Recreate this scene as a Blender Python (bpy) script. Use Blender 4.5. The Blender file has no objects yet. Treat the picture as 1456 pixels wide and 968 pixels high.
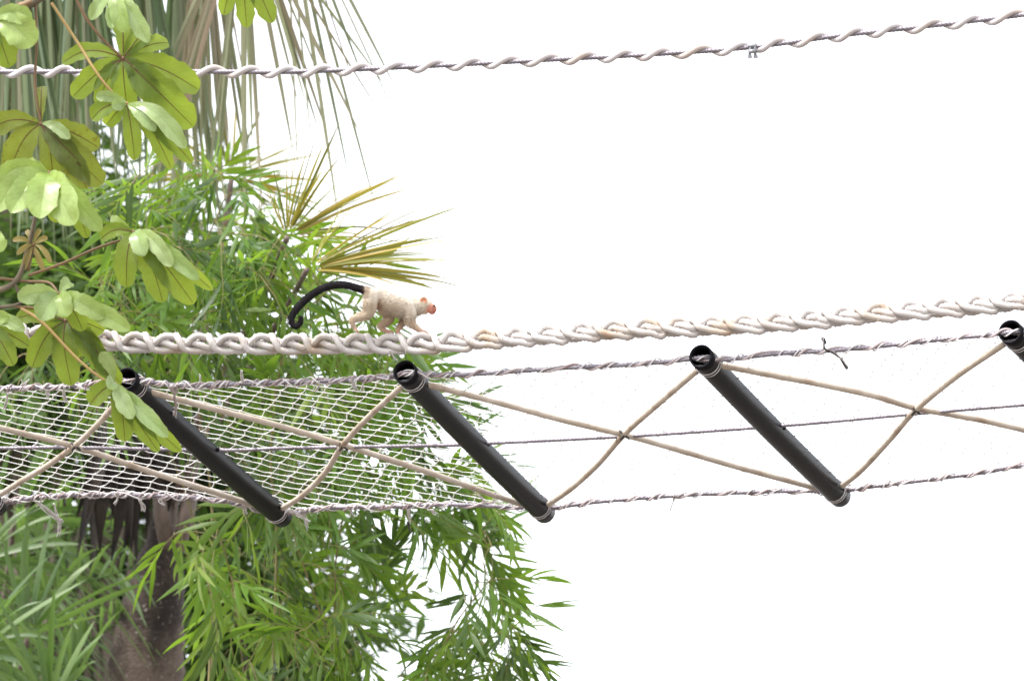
import bpy, math, random
import numpy as np
from mathutils import Vector, Matrix

random.seed(7)
rng = np.random.default_rng(7)
sc = bpy.context.scene
col = sc.collection
R = math.radians

# ------------------------------------------------------------------ camera
PITCH = R(18.0)
CAM = np.array([0.0, 0.0, 1.6])
RIGHT = np.array([1.0, 0.0, 0.0])
FWD = np.array([0.0, math.cos(PITCH), math.sin(PITCH)])
UP = np.array([0.0, -math.sin(PITCH), math.cos(PITCH)])
cd = bpy.data.cameras.new('camera')
cd.lens = 180.0
cd.sensor_width = 36.0
cd.clip_start = 0.1
cd.clip_end = 2000.0
cd.dof.use_dof = True
cd.dof.focus_distance = 15.0
cd.dof.aperture_fstop = 5.2
cam = bpy.data.objects.new('camera', cd)
col.objects.link(cam)
cam.location = CAM
cam.rotation_euler = (math.pi / 2 + PITCH, 0, 0)
sc.camera = cam

# ------------------------------------------------------------------ light
SUN_EL, SUN_AZ = R(56), R(232)          # azimuth clockwise from +Y
w = bpy.data.worlds.new('World')
sc.world = w
w.use_nodes = True
nt = w.node_tree
bg = nt.nodes['Background']
sky = nt.nodes.new('ShaderNodeTexSky')
sky.sky_type = 'NISHITA'
sky.sun_disc = False
sky.sun_elevation = SUN_EL
sky.sun_rotation = SUN_AZ
sky.air_density = 1.0
sky.dust_density = 1.5
sky.ozone_density = 1.0
hs = nt.nodes.new('ShaderNodeHueSaturation')
hs.inputs['Saturation'].default_value = 0.18      # thin white overcast
nt.links.new(sky.outputs[0], hs.inputs['Color'])
nt.links.new(hs.outputs[0], bg.inputs[0])
bg.inputs[1].default_value = 0.15
sd = bpy.data.lights.new('sun', 'SUN')
sd.energy = 1.4
sd.angle = R(14)
sd.color = (1.0, 0.96, 0.9)
sun = bpy.data.objects.new('sun', sd)
col.objects.link(sun)
tosun = Vector((math.sin(SUN_AZ) * math.cos(SUN_EL), math.cos(SUN_AZ) * math.cos(SUN_EL), math.sin(SUN_EL)))
sun.rotation_euler = tosun.to_track_quat('Z', 'Y').to_euler()
sun.location = (0, 0, 30)
sc.view_settings.view_transform = 'Standard'
sc.view_settings.look = 'None'
sc.view_settings.gamma = 1.0
sc.view_settings.exposure = 1.85

# ------------------------------------------------------------------ helpers
PXD = 7280.0


def P(px, py, d):
    """world point seen at photo pixel (px, py), d metres along the view axis"""
    return CAM + d * (FWD + RIGHT * ((px - 728) / PXD) + UP * ((484 - py) / PXD))


def pw(d):
    return d / PXD


def tag(o, label=None, cat=None, group=None, kind=None):
    for k, v in (('label', label), ('category', cat), ('group', group), ('kind', kind)):
        if v:
            o[k] = v
    return o


def root(name, loc, label, cat, group=None):
    o = bpy.data.objects.new(name, None)
    o.empty_display_size = 0.05
    col.objects.link(o)
    o.location = [float(v) for v in loc]
    tag(o, label, cat, group)
    return o


def worldloc(o):
    v = np.zeros(3)
    while o is not None:
        v = v + np.array(o.location)
        o = o.parent
    return v


class MB:
    def __init__(s):
        s.v, s.f, s.n = [], [], 0

    def add(s, v, f):
        v = np.asarray(v, float)
        s.v.append(v)
        s.f.extend([tuple(i + s.n for i in q) for q in f])
        s.n += len(v)

    def tube(s, pts, r, sides=8, caps=True, lobes=None, spin=0.0):
        v, f = tube_geo(pts, r, sides, caps, lobes, spin)
        s.add(v, f)

    def mesh(s, name, mats, off=(0, 0, 0), smooth=True):
        me = bpy.data.meshes.new(name)
        v = (np.concatenate(s.v) if s.v else np.zeros((0, 3))) - np.asarray(off)
        me.from_pydata(v.tolist(), [], s.f)
        if smooth:
            me.polygons.foreach_set('use_smooth', [True] * len(me.polygons))
        for m in (mats if isinstance(mats, (list, tuple)) else [mats]):
            me.materials.append(m)
        me.update()
        return me

    def build(s, name, mats, parent=None, smooth=True, loc=None):
        off = worldloc(parent) if parent is not None else np.zeros(3)
        if loc is not None:
            off = np.asarray(loc)
        me = s.mesh(name, mats, off, smooth)
        o = bpy.data.objects.new(name, me)
        col.objects.link(o)
        if parent is not None:
            o.parent = parent
            if loc is not None:
                o.location = off - worldloc(parent)
        elif loc is not None:
            o.location = off
        return o


def frames(pts):
    pts = np.asarray(pts, float)
    t = np.gradient(pts, axis=0)
    t /= np.linalg.norm(t, axis=1)[:, None] + 1e-12
    up = np.array([0, 0, 1.0]) if abs(t[0][2]) < 0.9 else np.array([1.0, 0, 0])
    n = up - t[0] * (up @ t[0])
    n /= np.linalg.norm(n)
    N = [n]
    for i in range(1, len(pts)):
        n = N[-1] - t[i] * (N[-1] @ t[i])
        n /= np.linalg.norm(n) + 1e-12
        N.append(n)
    N = np.array(N)
    B = np.cross(t, N)
    return t, N, B


def tube_geo(pts, r, sides=8, caps=True, lobes=None, spin=0.0):
    pts = np.asarray(pts, float)
    n = len(pts)
    r = np.broadcast_to(np.asarray(r, float), (n,)) if np.ndim(r) <= 1 else r
    t, N, B = frames(pts)
    a = np.linspace(0, 2 * math.pi, sides, endpoint=False)
    verts = []
    for i in range(n):
        aa = a + spin * i
        rr = r[i] * (1 + (lobes[1] * np.cos(lobes[0] * a) if lobes else 0))
        verts.append(pts[i] + (np.cos(aa) * rr)[:, None] * N[i] + (np.sin(aa) * rr)[:, None] * B[i])
    v = np.concatenate(verts)
    f = []
    for i in range(n - 1):
        for j in range(sides):
            k = (j + 1) % sides
            f.append((i * sides + j, i * sides + k, (i + 1) * sides + k, (i + 1) * sides + j))
    if caps:
        f.append(tuple(range(sides))[::-1])
        f.append(tuple((n - 1) * sides + j for j in range(sides)))
    return v, f


def spline(ctrl, n=None, step=None):
    """Catmull-Rom through 3D points, resampled at even spacing"""
    c = np.asarray(ctrl, float)
    if len(c) == 2:
        fine = c[0] + (c[1] - c[0]) * np.linspace(0, 1, 60)[:, None]
    else:
        p = np.vstack([2 * c[0] - c[1], c, 2 * c[-1] - c[-2]])
        out = []
        for i in range(1, len(p) - 2):
            for u in np.linspace(0, 1, 24, endpoint=False):
                a, b, q, d = p[i - 1], p[i], p[i + 1], p[i + 2]
                out.append(0.5 * ((2 * b) + (-a + q) * u + (2 * a - 5 * b + 4 * q - d) * u * u + (-a + 3 * b - 3 * q + d) * u ** 3))
        out.append(c[-1])
        fine = np.array(out)
    s = np.concatenate([[0], np.cumsum(np.linalg.norm(np.diff(fine, axis=0), axis=1))])
    if n is None:
        n = max(2, int(s[-1] / step) + 1)
    q = np.linspace(0, s[-1], n)
    return np.stack([np.interp(q, s, fine[:, k]) for k in range(3)], 1)


def unit(v):
    v = np.asarray(v, float)
    return v / (np.linalg.norm(v) + 1e-12)


def ribbon(pts, widths, side, fold=0.0, thick_n=None):
    """leaf blade: 3 verts per station, folded along the midrib"""
    pts = np.asarray(pts, float)
    n = len(pts)
    t = np.gradient(pts, axis=0)
    t /= np.linalg.norm(t, axis=1)[:, None] + 1e-12
    v, f = [], []
    for i in range(n):
        s = side if np.ndim(side) == 1 else side[i]
        s = s - t[i] * (s @ t[i])
        s = unit(s)
        nn = np.cross(t[i], s)
        wv = widths[i] * 0.5
        v += [pts[i] - s * wv + nn * wv * fold, pts[i], pts[i] + s * wv + nn * wv * fold]
    for i in range(n - 1):
        a, b = 3 * i, 3 * i + 3
        f += [(a, a + 1, b + 1, b), (a + 1, a + 2, b + 2, b + 1)]
    return np.array(v), f


# ------------------------------------------------------------------ materials
def new_mat(name):
    m = bpy.data.materials.new(name)
    m.use_nodes = True
    n = m.node_tree
    return m, n, n.nodes['Principled BSDF'], n.nodes['Material Output']


def noise_ramp(n, scale, stops, detail=4.0, coord='Object', rough=0.55, stretch=None):
    tc = n.nodes.new('ShaderNodeTexCoord')
    tx = n.nodes.new('ShaderNodeTexNoise')
    tx.inputs['Scale'].default_value = scale
    tx.inputs['Detail'].default_value = detail
    tx.inputs['Roughness'].default_value = rough
    if stretch:
        mp = n.nodes.new('ShaderNodeMapping')
        mp.inputs['Scale'].default_value = stretch
        n.links.new(tc.outputs[coord], mp.inputs[0])
        n.links.new(mp.outputs[0], tx.inputs['Vector'])
    else:
        n.links.new(tc.outputs[coord], tx.inputs['Vector'])
    rp = n.nodes.new('ShaderNodeValToRGB')
    e = rp.color_ramp.elements
    while len(e) < len(stops):
        e.new(0.5)
    for el, (p, c) in zip(e, stops):
        el.position = p
        el.color = (*c, 1)
    n.links.new(tx.outputs['Fac'], rp.inputs[0])
    return tx, rp


def bump(n, bs, src, strength, dist):
    b = n.nodes.new('ShaderNodeBump')
    b.inputs['Strength'].default_value = strength
    b.inputs['Distance'].default_value = dist
    n.links.new(src, b.inputs['Height'])
    n.links.new(b.outputs[0], bs.inputs['Normal'])


def solid_mat(name, stops, scale=40, rough=0.7, bmp=0.3, bdist=0.002, stretch=None, detail=5, spec=0.5, metal=0.0):
    m, n, bs, out = new_mat(name)
    tx, rp = noise_ramp(n, scale, stops, stretch=stretch, detail=detail)
    n.links.new(rp.outputs[0], bs.inputs['Base Color'])
    bs.inputs['Roughness'].default_value = rough
    bs.inputs['Metallic'].default_value = metal
    bs.inputs['Specular IOR Level'].default_value = spec
    if bmp:
        bump(n, bs, tx.outputs['Fac'], bmp, bdist)
    return m


def leaf_mat(name, cols, veins_uv=False, *, trans=0.4, tcol=(0.25, 0.4, 0.05), rough=0.45, scale=14, obj_var=True, spots=None, spec=0.5, streak=None, var=0.6):
    """blade: reflecting skin plus light coming through it"""
    m, n, bs, out = new_mat(name)
    tx, rp = noise_ramp(n, scale, [(0.3, cols[0]), (0.7, cols[1])], stretch=streak)
    src = rp.outputs[0]
    oi = n.nodes.new('ShaderNodeObjectInfo')
    if obj_var:
        r2 = n.nodes.new('ShaderNodeValToRGB')
        e = r2.color_ramp.elements
        vs = cols[2] if len(cols) > 2 else [cols[0], cols[1]]
        while len(e) < len(vs):
            e.new(0.5)
        for k, (el, c) in enumerate(zip(e, vs)):
            el.position = k / (len(vs) - 1)
            el.color = (*c, 1)
        n.links.new(oi.outputs['Random'], r2.inputs[0])
        mx = n.nodes.new('ShaderNodeMix')
        mx.data_type = 'RGBA'
        mx.inputs[0].default_value = var
        n.links.new(src, mx.inputs[6])
        n.links.new(r2.outputs[0], mx.inputs[7])
        src = mx.outputs[2]
    if spots:
        tc = n.nodes.new('ShaderNodeTexCoord')
        vo = n.nodes.new('ShaderNodeTexNoise')
        vo.inputs['Scale'].default_value = spots[0]
        vo.inputs['Detail'].default_value = 2
        n.links.new(tc.outputs['Object'], vo.inputs['Vector'])
        r3 = n.nodes.new('ShaderNodeValToRGB')
        r3.color_ramp.elements[0].position = spots[1]
        r3.color_ramp.elements[1].position = spots[1] + 0.05
        n.links.new(vo.outputs['Fac'], r3.inputs[0])
        m3 = n.nodes.new('ShaderNodeMix')
        m3.data_type = 'RGBA'
        m3.inputs[7].default_value = (*spots[2], 1)
        n.links.new(r3.outputs[0], m3.inputs[0])
        n.links.new(src, m3.inputs[6])
        src = m3.outputs[2]
    hgt = tx.outputs['Fac']
    if veins_uv:
        def mth(op, a, b=None):
            q = n.nodes.new('ShaderNodeMath'); q.operation = op
            for k, z in enumerate((a, b)):
                if z is None:
                    continue
                if isinstance(z, (int, float)):
                    q.inputs[k].default_value = z
                else:
                    n.links.new(z, q.inputs[k])
            return q.outputs[0]
        uv = n.nodes.new('ShaderNodeUVMap'); sp = n.nodes.new('ShaderNodeSeparateXYZ')
        n.links.new(uv.outputs[0], sp.inputs[0])
        au = mth('ABSOLUTE', sp.outputs[0])
        wob = mth('MULTIPLY', tx.outputs['Fac'], 0.14)
        cnt = mth('ADD', mth('MULTIPLY', oi.outputs['Random'], 6.0), 10.0)
        ph = mth('FRACT', mth('MULTIPLY', mth('ADD', mth('SUBTRACT', sp.outputs[1], mth('MULTIPLY', au, 0.16)), wob), cnt))
        line = mth('LESS_THAN', mth('ABSOLUTE', mth('SUBTRACT', ph, 0.5)), 0.07)
        line = mth('MAXIMUM', line, mth('LESS_THAN', au, 0.05))
        mv = n.nodes.new('ShaderNodeMix'); mv.data_type = 'RGBA'; mv.blend_type = 'MULTIPLY'
        mv.inputs[7].default_value = (*veins_uv, 1)
        n.links.new(line, mv.inputs[0]); n.links.new(src, mv.inputs[6])
        src = mv.outputs[2]
        # blotchy age marks
        t9, r9 = noise_ramp(n, 30, [(0.35, (0.72, 0.70, 0.55)), (0.55, (1, 1, 1))], detail=6)
        mb9 = n.nodes.new('ShaderNodeMix'); mb9.data_type = 'RGBA'; mb9.blend_type = 'MULTIPLY'; mb9.inputs[0].default_value = 0.8
        n.links.new(src, mb9.inputs[6]); n.links.new(r9.outputs[0], mb9.inputs[7])
        src = mb9.outputs[2]
        # dry brown margins
        ed = mth('GREATER_THAN', mth('ADD', au, mth('MULTIPLY', t9.outputs['Fac'], 0.5)), 1.24)
        me9 = n.nodes.new('ShaderNodeMix'); me9.data_type = 'RGBA'; me9.inputs[7].default_value = (0.20, 0.15, 0.06, 1)
        n.links.new(mth('MULTIPLY', ed, 0.7), me9.inputs[0]); n.links.new(src, me9.inputs[6])
        src = me9.outputs[2]
        hgt = mth('ADD', mth('MULTIPLY', line, -0.6), tx.outputs['Fac'])
    n.links.new(src, bs.inputs['Base Color'])
    bs.inputs['Roughness'].default_value = rough
    bs.inputs['Specular IOR Level'].default_value = spec
    bump(n, bs, hgt, 0.35 if veins_uv else 0.25, 0.003)
    tr = n.nodes.new('ShaderNodeBsdfTranslucent')
    mt = n.nodes.new('ShaderNodeMix')
    mt.data_type = 'RGBA'
    mt.blend_type = 'MIX'
    mt.inputs[0].default_value = 0.7
    mt.inputs[7].default_value = (*tcol, 1)
    n.links.new(src, mt.inputs[6])
    n.links.new(mt.outputs[2], tr.inputs[0])
    ms = n.nodes.new('ShaderNodeMixShader')
    ms.inputs[0].default_value = trans
    n.links.new(bs.outputs[0], ms.inputs[1])
    n.links.new(tr.outputs[0], ms.inputs[2])
    n.links.new(ms.outputs[0], out.inputs[0])
    return m


M = {}
M['rope'] = solid_mat('braided_rope_white', [(0.29, (0.36, 0.22, 0.14)), (0.39, (0.42, 0.35, 0.29)), (0.5, (0.48, 0.44, 0.42)), (0.75, (0.56, 0.53, 0.52))], scale=9, rough=0.85, bmp=0.4, bdist=0.004, spec=0.25, detail=9)
M['rope_wrap'] = solid_mat('wrapping_rope_white', [(0.22, (0.36, 0.22, 0.16)), (0.36, (0.42, 0.35, 0.31)), (0.5, (0.46, 0.42, 0.42)), (0.75, (0.54, 0.51, 0.53))], scale=7, rough=0.75, bmp=0.2, bdist=0.003)
M['beige'] = solid_mat('diagonal_rope_beige', [(0.28, (0.30, 0.21, 0.15)), (0.45, (0.44, 0.37, 0.30)), (0.7, (0.58, 0.51, 0.44))], scale=11, rough=0.85, bmp=0.5, bdist=0.003, spec=0.25, detail=9)
M['steel'] = solid_mat('weathered_steel_wire', [(0.3, (0.20, 0.175, 0.20)), (0.7, (0.36, 0.33, 0.37))], scale=30, rough=0.5, bmp=0.2, bdist=0.001, metal=0.35)
M['clamp'] = solid_mat('galvanised_clamp', [(0.3, (0.20, 0.20, 0.22)), (0.7, (0.34, 0.34, 0.36))], scale=60, rough=0.45, bmp=0.1, bdist=0.001, metal=0.5)
M['cord'] = solid_mat('white_cord', [(0.3, (0.46, 0.42, 0.42)), (0.6, (0.66, 0.63, 0.64))], scale=25, rough=0.8, bmp=0.0)
M['cord_old'] = solid_mat('weathered_cord', [(0.3, (0.30, 0.21, 0.20)), (0.6, (0.44, 0.38, 0.38))], scale=18, rough=0.85, bmp=0.0)
M['net'] = solid_mat('net_cord', [(0.3, (0.82, 0.80, 0.78)), (0.6, (0.90, 0.89, 0.88))], scale=20, rough=0.8, bmp=0.0)
M['pipe'] = solid_mat('black_pipe_plastic', [(0.35, (0.0035, 0.003, 0.0045)), (0.7, (0.009, 0.008, 0.0105))], scale=6, rough=0.4, bmp=0.08, bdist=0.002, detail=8, spec=0.10)
M['tie'] = solid_mat('black_tie_plastic', [(0.3, (0.012, 0.012, 0.013)), (0.7, (0.03, 0.03, 0.03))], scale=40, rough=0.5, bmp=0.0)
M['bark'] = solid_mat('cecropia_bark', [(0.3, (0.10, 0.075, 0.05)), (0.7, (0.20, 0.16, 0.11))], scale=12, rough=0.85, bmp=0.5, bdist=0.01)
M['petiole'] = solid_mat('petiole_brown', [(0.3, (0.13, 0.075, 0.035)), (0.7, (0.22, 0.13, 0.06))], scale=14, rough=0.6, bmp=0.1, bdist=0.002)
M['petiole_tan'] = solid_mat('petiole_tan', [(0.3, (0.34, 0.20, 0.07)), (0.7, (0.42, 0.30, 0.12))], scale=14, rough=0.6, bmp=0.1, bdist=0.002)
M['vein'] = solid_mat('leaf_vein', [(0.3, (0.10, 0.04, 0.02)), (0.7, (0.14, 0.06, 0.03))], scale=30, rough=0.6, bmp=0.0)
M['cec'] = leaf_mat('cecropia_leaf', [(0.12, 0.18, 0.03), (0.17, 0.25, 0.045), [(0.10, 0.15, 0.03), (0.19, 0.27, 0.045), (0.15, 0.22, 0.045)]], veins_uv=(0.84, 0.82, 0.75), trans=0.52, tcol=(0.40, 0.50, 0.04), rough=0.45, scale=9)
M['cec_spot'] = leaf_mat('cecropia_leaf_spotted', [(0.12, 0.16, 0.035), (0.17, 0.22, 0.05), [(0.12, 0.16, 0.035), (0.18, 0.22, 0.05)]], veins_uv=(0.82, 0.76, 0.7), trans=0.45, tcol=(0.36, 0.40, 0.03), rough=0.5, scale=9, spots=(42, 0.63, (0.08, 0.045, 0.02)))
M['cec_toplit'] = leaf_mat('cecropia_leaf_toplit', [(0.26, 0.37, 0.09), (0.34, 0.44, 0.12), [(0.25, 0.36, 0.09), (0.35, 0.46, 0.13)]], veins_uv=(0.84, 0.86, 0.75), trans=0.35, tcol=(0.42, 0.55, 0.12), rough=0.38, scale=10, spec=0.7)  # same leaf, base colour lightened to paint in skylight on its upper face
M['cec_skysheen'] = leaf_mat('cecropia_leaf_skysheen', [(0.22, 0.33, 0.09), (0.32, 0.42, 0.15), [(0.22, 0.33, 0.09), (0.34, 0.43, 0.17)]], veins_uv=(0.82, 0.84, 0.78), trans=0.3, tcol=(0.40, 0.5, 0.15), rough=0.35, scale=10, spec=0.8)  # glossy waxy lobe; sky reflection also painted into its paler base colour
M['cec_young'] = leaf_mat('cecropia_young_leaf', [(0.22, 0.17, 0.06), (0.30, 0.24, 0.09)], trans=0.4, tcol=(0.4, 0.32, 0.08), scale=12)
M['bamboo'] = leaf_mat('bamboo_leaf', [(0.055, 0.125, 0.018), (0.11, 0.205, 0.03), [(0.035, 0.085, 0.018), (0.08, 0.17, 0.025), (0.14, 0.23, 0.03), (0.05, 0.11, 0.035), (0.20, 0.24, 0.035), (0.025, 0.06, 0.015)]], trans=0.48, tcol=(0.27, 0.44, 0.03), rough=0.42, scale=8, spec=0.35)
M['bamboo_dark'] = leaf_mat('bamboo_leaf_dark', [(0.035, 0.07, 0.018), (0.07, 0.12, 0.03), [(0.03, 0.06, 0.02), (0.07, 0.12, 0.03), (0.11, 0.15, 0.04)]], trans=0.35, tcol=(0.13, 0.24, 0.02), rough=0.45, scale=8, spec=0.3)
M['culm'] = solid_mat('bamboo_culm', [(0.3, (0.13, 0.11, 0.035)), (0.7, (0.24, 0.19, 0.06))], scale=10, rough=0.5, bmp=0.1, bdist=0.002)
M['strip'] = leaf_mat('hanging_palm_strip', [(0.07, 0.12, 0.045), (0.16, 0.21, 0.10), [(0.02, 0.045, 0.015), (0.14, 0.22, 0.09), (0.23, 0.24, 0.14), (0.04, 0.095, 0.025), (0.28, 0.25, 0.17), (0.24, 0.32, 0.19), (0.022, 0.04, 0.016), (0.08, 0.17, 0.04)]], trans=0.38, tcol=(0.26, 0.30, 0.14), rough=0.55, scale=10, var=0.9)
M['strip_dry'] = leaf_mat('dry_palm_strip', [(0.15, 0.16, 0.08), (0.27, 0.24, 0.16), [(0.06, 0.10, 0.035), (0.28, 0.28, 0.17), (0.15, 0.21, 0.08), (0.38, 0.31, 0.23), (0.08, 0.12, 0.045), (0.24, 0.23, 0.14), (0.22, 0.13, 0.10)]], trans=0.35, tcol=(0.36, 0.34, 0.20), rough=0.6, scale=10, var=0.85)
M['spike'] = leaf_mat('spiky_palm_blade', [(0.10, 0.13, 0.03), (0.20, 0.18, 0.04), [(0.03, 0.045, 0.015), (0.09, 0.15, 0.03), (0.38, 0.28, 0.03), (0.50, 0.35, 0.05), (0.11, 0.20, 0.03), (0.06, 0.04, 0.025), (0.34, 0.30, 0.05), (0.16, 0.24, 0.04)]], trans=0.4, tcol=(0.40, 0.34, 0.04), rough=0.5, scale=9, var=0.85)
M['frond'] = leaf_mat('green_frond', [(0.06, 0.12, 0.03), (0.12, 0.19, 0.05), [(0.025, 0.055, 0.018), (0.10, 0.18, 0.04), (0.17, 0.24, 0.08), (0.06, 0.11, 0.05), (0.15, 0.20, 0.11), (0.03, 0.07, 0.025)]], trans=0.35, tcol=(0.22, 0.38, 0.06), rough=0.4, scale=6)
M['dead'] = solid_mat('dead_palm_leaf', [(0.35, (0.008, 0.006, 0.006)), (0.7, (0.035, 0.024, 0.018))], scale=9, rough=0.9, bmp=0.3, bdist=0.004)
M['boot'] = solid_mat('palm_frond_base', [(0.3, (0.10, 0.07, 0.058)), (0.7, (0.19, 0.14, 0.12))], scale=9, rough=0.7, bmp=0.3, bdist=0.004, stretch=(6, 6, 1))
M['bgleaf'] = leaf_mat('tree_leaf', [(0.035, 0.07, 0.018), (0.08, 0.13, 0.03)], trans=0.35, tcol=(0.13, 0.24, 0.03), rough=0.5, scale=3, spec=0.3, obj_var=False)
M['bgbark'] = solid_mat('tree_bark', [(0.3, (0.07, 0.055, 0.04)), (0.7, (0.15, 0.12, 0.09))], scale=9, rough=0.9, bmp=0.5, bdist=0.02)


def palm_trunk_mat():
    m, n, bs, out = new_mat('palm_trunk_bark')
    tx, rp = noise_ramp(n, 5, [(0.40, (0.018, 0.011, 0.009)), (0.5, (0.040, 0.027, 0.021)), (0.62, (0.125, 0.092, 0.073))], detail=9, stretch=(1.0, 1.0, 0.45), rough=.62)
    t2, r2 = noise_ramp(n, 60, [(0.62, (0, 0, 0)), (0.72, (1, 1, 1))], detail=3)
    mx = n.nodes.new('ShaderNodeMix')
    mx.data_type = 'RGBA'
    mx.inputs[7].default_value = (0.24, 0.21, 0.19, 1)
    n.links.new(r2.outputs[0], mx.inputs[0])
    n.links.new(rp.outputs[0], mx.inputs[6])
    n.links.new(mx.outputs[2], bs.inputs['Base Color'])
    bs.inputs['Roughness'].default_value = 0.9
    wv = n.nodes.new('ShaderNodeTexWave'); wv.wave_type = 'BANDS'; wv.bands_direction = 'Z'
    wv.inputs['Scale'].default_value = 14.0; wv.inputs['Distortion'].default_value = 14.0; wv.inputs['Detail'].default_value = 4.0; wv.inputs['Detail Scale'].default_value = 2.0
    tcw = n.nodes.new('ShaderNodeTexCoord'); n.links.new(tcw.outputs['Object'], wv.inputs['Vector'])
    bump(n, bs, wv.outputs['Fac'], 0.3, 0.008)
    rw = n.nodes.new('ShaderNodeValToRGB'); rw.color_ramp.elements[0].position = .12; rw.color_ramp.elements[0].color = (.5, .45, .42, 1); rw.color_ramp.elements[1].position = .4; rw.color_ramp.elements[1].color = (1, 1, 1, 1)
    n.links.new(wv.outputs['Fac'], rw.inputs[0])
    mw = n.nodes.new('ShaderNodeMix'); mw.data_type = 'RGBA'; mw.blend_type = 'MULTIPLY'; mw.inputs[0].default_value = .3
    n.links.new(mx.outputs[2], mw.inputs[6]); n.links.new(rw.outputs[0], mw.inputs[7]); n.links.new(mw.outputs[2], bs.inputs['Base Color'])
    return m


M['palmtrunk'] = palm_trunk_mat()


def grass_mat():
    m, n, bs, out = new_mat('ground_grass')
    tx, rp = noise_ramp(n, 3.0, [(0.3, (0.09, 0.085, 0.06)), (0.5, (0.15, 0.13, 0.115)), (0.7, (0.22, 0.20, 0.18))], detail=8)
    n.links.new(rp.outputs[0], bs.inputs['Base Color'])
    bs.inputs['Roughness'].default_value = 0.95
    bump(n, bs, tx.outputs['Fac'], 0.6, 0.03)
    return m


M['grass'] = grass_mat()

# ------------------------------------------------------------------ ground
g = MB()
N_ = 24
gx = np.linspace(-600, 600, N_)
vv = [(x, y, 0) for y in gx for x in gx]
ff = [(j * N_ + i, j * N_ + i + 1, (j + 1) * N_ + i + 1, (j + 1) * N_ + i) for j in range(N_ - 1) for i in range(N_ - 1)]
g.add(vv, ff)
tag(g.build('ground', M['grass']), 'pale sandy ground far below the rope bridge', kind='structure')


# ------------------------------------------------------------------ bridge plane
def dn(px):
    return 15.0 - 0.2 * (px - 577) / 421.0


def df(px):
    return 16.25 - 0.2 * (px - 772) / 421.0


_a, _b, _c = P(577, 530, dn(577)), P(998, 508, dn(998)), P(772, 728, df(772))
_n = unit(np.cross(_b - _a, _c - _a))


def B(px, py, off=0.0):
    """point of the (gently tilted) bridge deck seen at a pixel; off metres towards the camera"""
    ray = FWD + RIGHT * ((px - 728) / PXD) + UP * ((484 - py) / PXD)
    d = ((_a - CAM) @ _n) / (ray @ _n)
    return P(px, py, d - off)


def Bcurve(pts, off=0.0, step=0.006):
    return spline([B(x, y, off) for x, y in pts], step=step)


def cable(mb, pts, r, sides=10, lobes=(5, 0.22), twist=0.55):
    mb.tube(pts, r, sides, True, lobes, twist)


def helix_round(path, radius, pitch, phase=0.0, hand=-1, warp=0.0, mod=None, jitter=0.0, seed=0):
    """helix about a path; angle 0 is up, 90 degrees faces the camera side"""
    path = np.asarray(path)
    s = np.concatenate([[0], np.cumsum(np.linalg.norm(np.diff(path, axis=0), axis=1))])
    t = np.gradient(path, axis=0)
    t /= np.linalg.norm(t, axis=1)[:, None]
    up = UP - (t @ UP)[:, None] * t
    up /= np.linalg.norm(up, axis=1)[:, None]
    fr = np.cross(up, t)
    sg = np.sign((fr @ -FWD).mean())
    fr *= sg
    r_ = np.random.default_rng(seed)
    u = 2 * math.pi * s / pitch
    if jitter:
        k = np.linspace(0, s[-1], max(4, int(s[-1] / (pitch * 0.9))))
        u = u + np.interp(s, k, r_.normal(0, jitter, len(k)))
    u = u + (warp * np.sin(u - math.pi / 2) if warp else 0)
    th = hand * u + phase
    rr = radius if mod is None else radius * mod(u)
    return path + (np.cos(th) * rr)[:, None] * up + (np.sin(th) * rr)[:, None] * fr


def px_of(p):
    q = np.asarray(p) - CAM
    d = q @ FWD
    return 728 + PXD * (q @ RIGHT) / d, 484 - PXD * (q @ UP) / d


px15 = pw(15.0)

# guide cable with the white rope wound round it
top = [(-320, 98), (-150, 99), (0, 102), (100, 102), (290, 102), (400, 102.5), (500, 99), (650, 92), (800, 84), (950, 76), (1070, 67), (1200, 50), (1330, 36), (1456, 21), (1620, -2), (1780, -26)]
tp = spline([P(x, y, dn(x)) for x, y in top], step=0.005)
gc = root('guide_cable', tp[0], 'topmost steel cable with a white rope wound round it in long turns', 'cable')
mb = MB(); cable(mb, tp, 3.1 * px15); mb.build('wire', M['steel'], gc)
h = helix_round(tp, 5.6 * px15, 55 * px15, phase=0.6, hand=-1, jitter=0.22, seed=3)
mb = MB(); mb.tube(h, 4.4 * px15, 9); mb.build('wound_rope', M['rope_wrap'], gc)
# clamp
cl = MB()
c0 = P(1070, 70, dn(1070) - 0.02)
for dx in (-3, 3):
    cl.tube([c0 + (RIGHT * dx + UP * 8) * px15, c0 + (RIGHT * dx - UP * 12 + RIGHT * dx * .4) * px15], 2.0 * px15, 8)
cl.tube([c0 + (RIGHT * -6 + UP * -4) * px15, c0 + (RIGHT * 6 - UP * 2) * px15], 3.4 * px15, 8)
cl.tube([c0 + (RIGHT * -7 + UP * 4) * px15, c0 + (RIGHT * 6 + UP * 5) * px15], 2.6 * px15, 8)
cc = cl.build('clamp', M['clamp'], gc)
nb = MB()
for dx in (-4, 4.5):
    q = c0 + (RIGHT * dx - UP * 9) * px15
    nb.tube([q, q - UP * 4 * px15], 3.2 * px15, 6)
nb.build('nut', M['clamp'], cc, smooth=False)

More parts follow.
